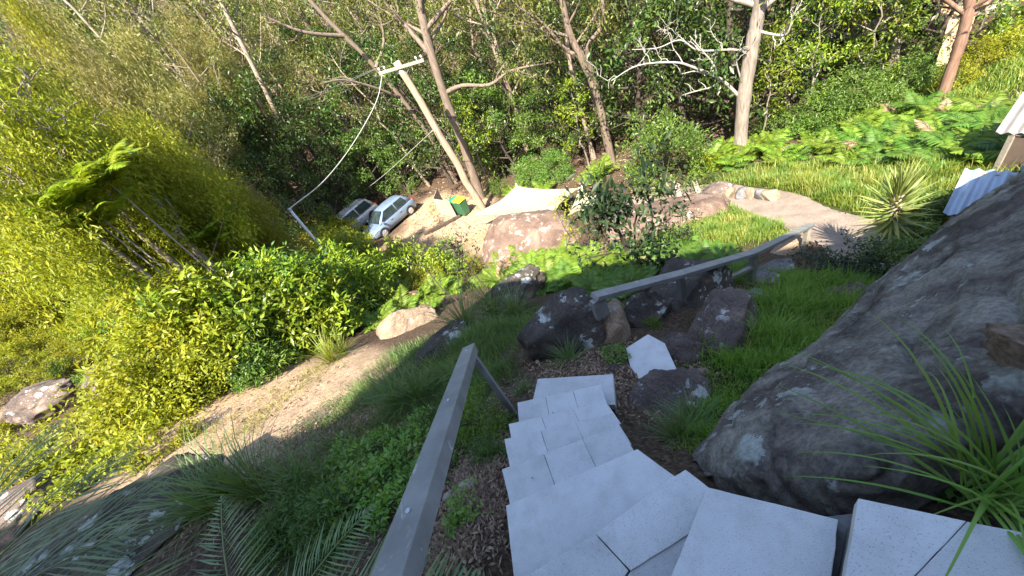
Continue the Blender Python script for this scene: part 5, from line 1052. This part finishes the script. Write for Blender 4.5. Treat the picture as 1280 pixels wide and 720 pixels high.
# ------------------------------------------------------------------ grass and leaf litter
PATHLINE = np.array(crom([hit(*q) for q in [(790, 246), (840, 243), (890, 241), (935, 246), (985, 262), (1035, 285), (1085, 312), (1130, 340)]], 10))[:, :2]
def grass(patches, mat, seed, label, w=.006):
    rng = np.random.default_rng(seed); XY, H = [], []
    for u, v, r, h, n in patches:
        c = hit(u, v); q = rng.normal(size=(n, 2)) * r * .55; XY.append(q + c[:2]); H.append(np.full(n, h) * rng.uniform(.35, 1.2, n) * (.35 + 1.3 * np.clip(np.array([noise.fractal(Vector((x, y, seed)) * 1.6, 1, 2, 2) for x, y in q + c[:2]]) * .9 + .5, 0, 1)) * np.exp(-(q ** 2).sum(1) / (r * r) * .35))
    XY = np.concatenate(XY); H = np.concatenate(H)[:, None]; dp = np.sqrt(((XY[:, None] - PATHLINE[None]) ** 2).sum(2)).min(1); kp = dp > .72 + rng.random(len(XY)) * .2; XY, H = XY[kp], H[kp]; n = len(XY); P = np.concatenate([XY, ground_many(XY)[:, None] - .01], 1); a = rng.random(n) * 6.283; d = np.stack([np.cos(a), np.sin(a), np.zeros(n)], 1); s = np.stack([-np.sin(a), np.cos(a), np.zeros(n)], 1)
    D = np.linalg.norm(P, axis=1)[:, None]; ww = np.maximum(w, D * .0011); ln = rng.uniform(.15, .9, (n, 1)); up = np.array([[0, 0, 1.0]])
    m = P + up * H * .55 + d * H * ln * .22; t = P + up * H * (1 - .25 * ln) + d * H * ln * .75
    V = np.stack([P + s * ww / 2, P - s * ww / 2, m + s * ww * .4, m - s * ww * .4, t], 1).reshape(-1, 3); k = np.arange(n)[:, None] * 5
    Fc = np.concatenate([k + np.array([[0, 1, 3]]), k + np.array([[0, 3, 2]]), k + np.array([[2, 3, 4]])], 1).reshape(-1, 3)
    tag(link('grass', mesh_np('grass', V, Fc, False, np.repeat(np.clip(rng.normal(.5, .38, n), 0, 1), 5)), mat), label, 'grass', kind='stuff')
grass([(980, 425, .55, .36, 2600), (1010, 395, .6, .36, 2600), (940, 465, .35, .32, 1300), (1035, 370, .6, .34, 2200), (960, 440, .4, .36, 1300), (900, 500, .25, .2, 900), (1070, 360, .6, .25, 2600), (1000, 350, .6, .2, 1500), (880, 545, .2, .16, 500), (920, 400, .3, .2, 600)], 'blade_green', 1, 'lush green grass between the boulders', .009)
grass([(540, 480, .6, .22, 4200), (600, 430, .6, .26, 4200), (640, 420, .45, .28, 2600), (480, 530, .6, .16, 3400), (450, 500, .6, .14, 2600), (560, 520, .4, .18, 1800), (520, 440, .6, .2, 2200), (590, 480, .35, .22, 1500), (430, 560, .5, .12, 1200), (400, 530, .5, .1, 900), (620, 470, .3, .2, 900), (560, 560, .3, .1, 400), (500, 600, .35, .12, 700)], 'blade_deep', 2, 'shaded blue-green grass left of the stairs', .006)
grass([(900, 290, 1.2, .24, 5000), (930, 272, 1.3, .24, 5000), (870, 270, 1.0, .22, 3000), (850, 285, .9, .22, 2400), (960, 285, .8, .22, 2500), (1010, 236, 1.5, .34, 5000), (1060, 230, 1.6, .36, 5000), (960, 225, 1.4, .32, 3500), (1120, 240, 1.5, .36, 4000), (1160, 230, 1.4, .36, 3000), (1040, 245, 1.0, .3, 2500), (1170, 265, .8, .3, 1600), (1240, 200, 1.8, .3, 3000), (1200, 120, 2.2, .35, 3500), (1240, 90, 2.2, .35, 3000), (470, 390, 1.0, .2, 1600), (440, 400, .8, .2, 1200), (700, 335, 1.2, .2, 1500), (780, 320, 1.4, .2, 1800), (620, 350, 1.0, .2, 1200)], 'blade_yellow', 3, 'sunlit yellow-green grass around the path', .006)
grass([(900, 290, 1.2, .24, 5000), (930, 272, 1.3, .24, 5000), (870, 270, 1.0, .22, 3000), (850, 285, .9, .22, 2400), (960, 285, .8, .22, 2500), (1010, 236, 1.5, .34, 5000), (1060, 230, 1.6, .36, 5000), (960, 225, 1.4, .32, 3500), (1120, 240, 1.5, .36, 4000), (1160, 230, 1.4, .36, 3000), (1040, 245, 1.0, .3, 2500), (1170, 265, .8, .3, 1600), (1240, 200, 1.8, .3, 3000), (1200, 120, 2.2, .35, 3500), (1240, 90, 2.2, .35, 3000), (470, 390, 1.0, .2, 1600), (440, 400, .8, .2, 1200), (700, 335, 1.2, .2, 1500), (780, 320, 1.4, .2, 1800), (620, 350, 1.0, .2, 1200)], 'blade_green', 13, 'fresh green grass mixed through the sunlit grass around the path', .006)
grass([(340, 505, .7, .10, 700), (300, 545, .7, .10, 700), (380, 480, .6, .12, 700), (250, 540, .8, .12, 800), (540, 300, 2.0, .07, 900), (570, 310, 2.0, .08, 900), (600, 300, 1.5, .08, 700), (535, 262, 1.5, .14, 600)], 'leaf_straw', 4, 'thin dry grass on the sandy dirt', .004)
def litter(patches, mat, seed, label, L=.05, W=.018):
    rng = np.random.default_rng(seed); XY = np.concatenate([rng.normal(size=(n, 2)) * r * .6 + hit(u, v)[:2] for u, v, r, n in patches]); n = len(XY); P = np.concatenate([XY, ground_many(XY)[:, None]], 1); P[:, 2] += np.array([noise.fractal(Vector((x, y, 0)) * 2.2, 1.0, 2.0, 4) * .035 for x, y in XY]) + .006
    d = rng.normal(size=(n, 3)) * [1, 1, .25]; N = rng.normal(size=(n, 3)) * .35 + [0, 0, 1]; sc = np.linalg.norm(P, axis=1) * .12 + .7
    tag(link('leaf_litter', leaf_mesh('leaf_litter', P, d, N, L * rng.uniform(.5, 1.4, n) * sc, W * rng.uniform(.5, 1.4, n) * sc, rng.random(n)), mat), label, 'leaf litter', kind='stuff')
litter([(600, 620, .35, 2600), (570, 660, .35, 1800), (620, 560, .25, 900), (590, 590, .25, 900), (760, 460, .4, 1200), (700, 462, .35, 900), (800, 500, .3, 600), (420, 580, .6, 2200), (380, 560, .6, 1800), (450, 540, .6, 1500), (330, 590, .6, 1500), (560, 520, .6, 900), (860, 470, .3, 400), (520, 600, .4, 900)], 'dead_leaf', 1, 'dry brown leaf litter on the shaded soil', .04, .014)
litter([(540, 290, 3, 900), (570, 300, 2.5, 700), (340, 510, 1.0, 250), (1030, 290, 1.0, 250), (1250, 90, 3, 1500), (600, 225, 5, 2500), (760, 200, 4, 2500), (880, 190, 4, 1500)], 'dead_leaf', 2, 'scattered dry leaves on the sunlit dirt', .05, .018)

for k, (u, v, z) in enumerate([(664, 597, -2.07), (735, 695, -1.90), (690, 515, -2.58)]):
    p = pz(u, v, z); rng = np.random.default_rng(k); o = link('fallen_leaf', leaf_mesh('fallen_leaf', np.zeros((1, 3)), rng.normal(size=(1, 3)) * [1, 1, .05], np.array([[0, 0, 1.0]]), np.array([.020 + .008 * rng.random()]), np.array([.008]), rng.random(1)), 'dead_leaf'); o.location = (p[0], p[1], z + .004); tag(o, 'small dry brown leaf lying on the pale concrete', 'leaf', 'dry leaves on the concrete pavers')

grass([(980, 425, .6, .26, 350), (1010, 395, .6, .26, 350), (540, 480, .7, .2, 500), (600, 430, .7, .2, 400), (480, 530, .7, .14, 500), (900, 290, 1.2, .22, 700), (930, 272, 1.3, .22, 700), (1010, 236, 1.5, .36, 900), (1060, 230, 1.6, .36, 900), (1120, 240, 1.5, .36, 600), (960, 225, 1.4, .32, 700)], 'leaf_straw', 23, 'dry straw stems scattered through the green grass', .006)
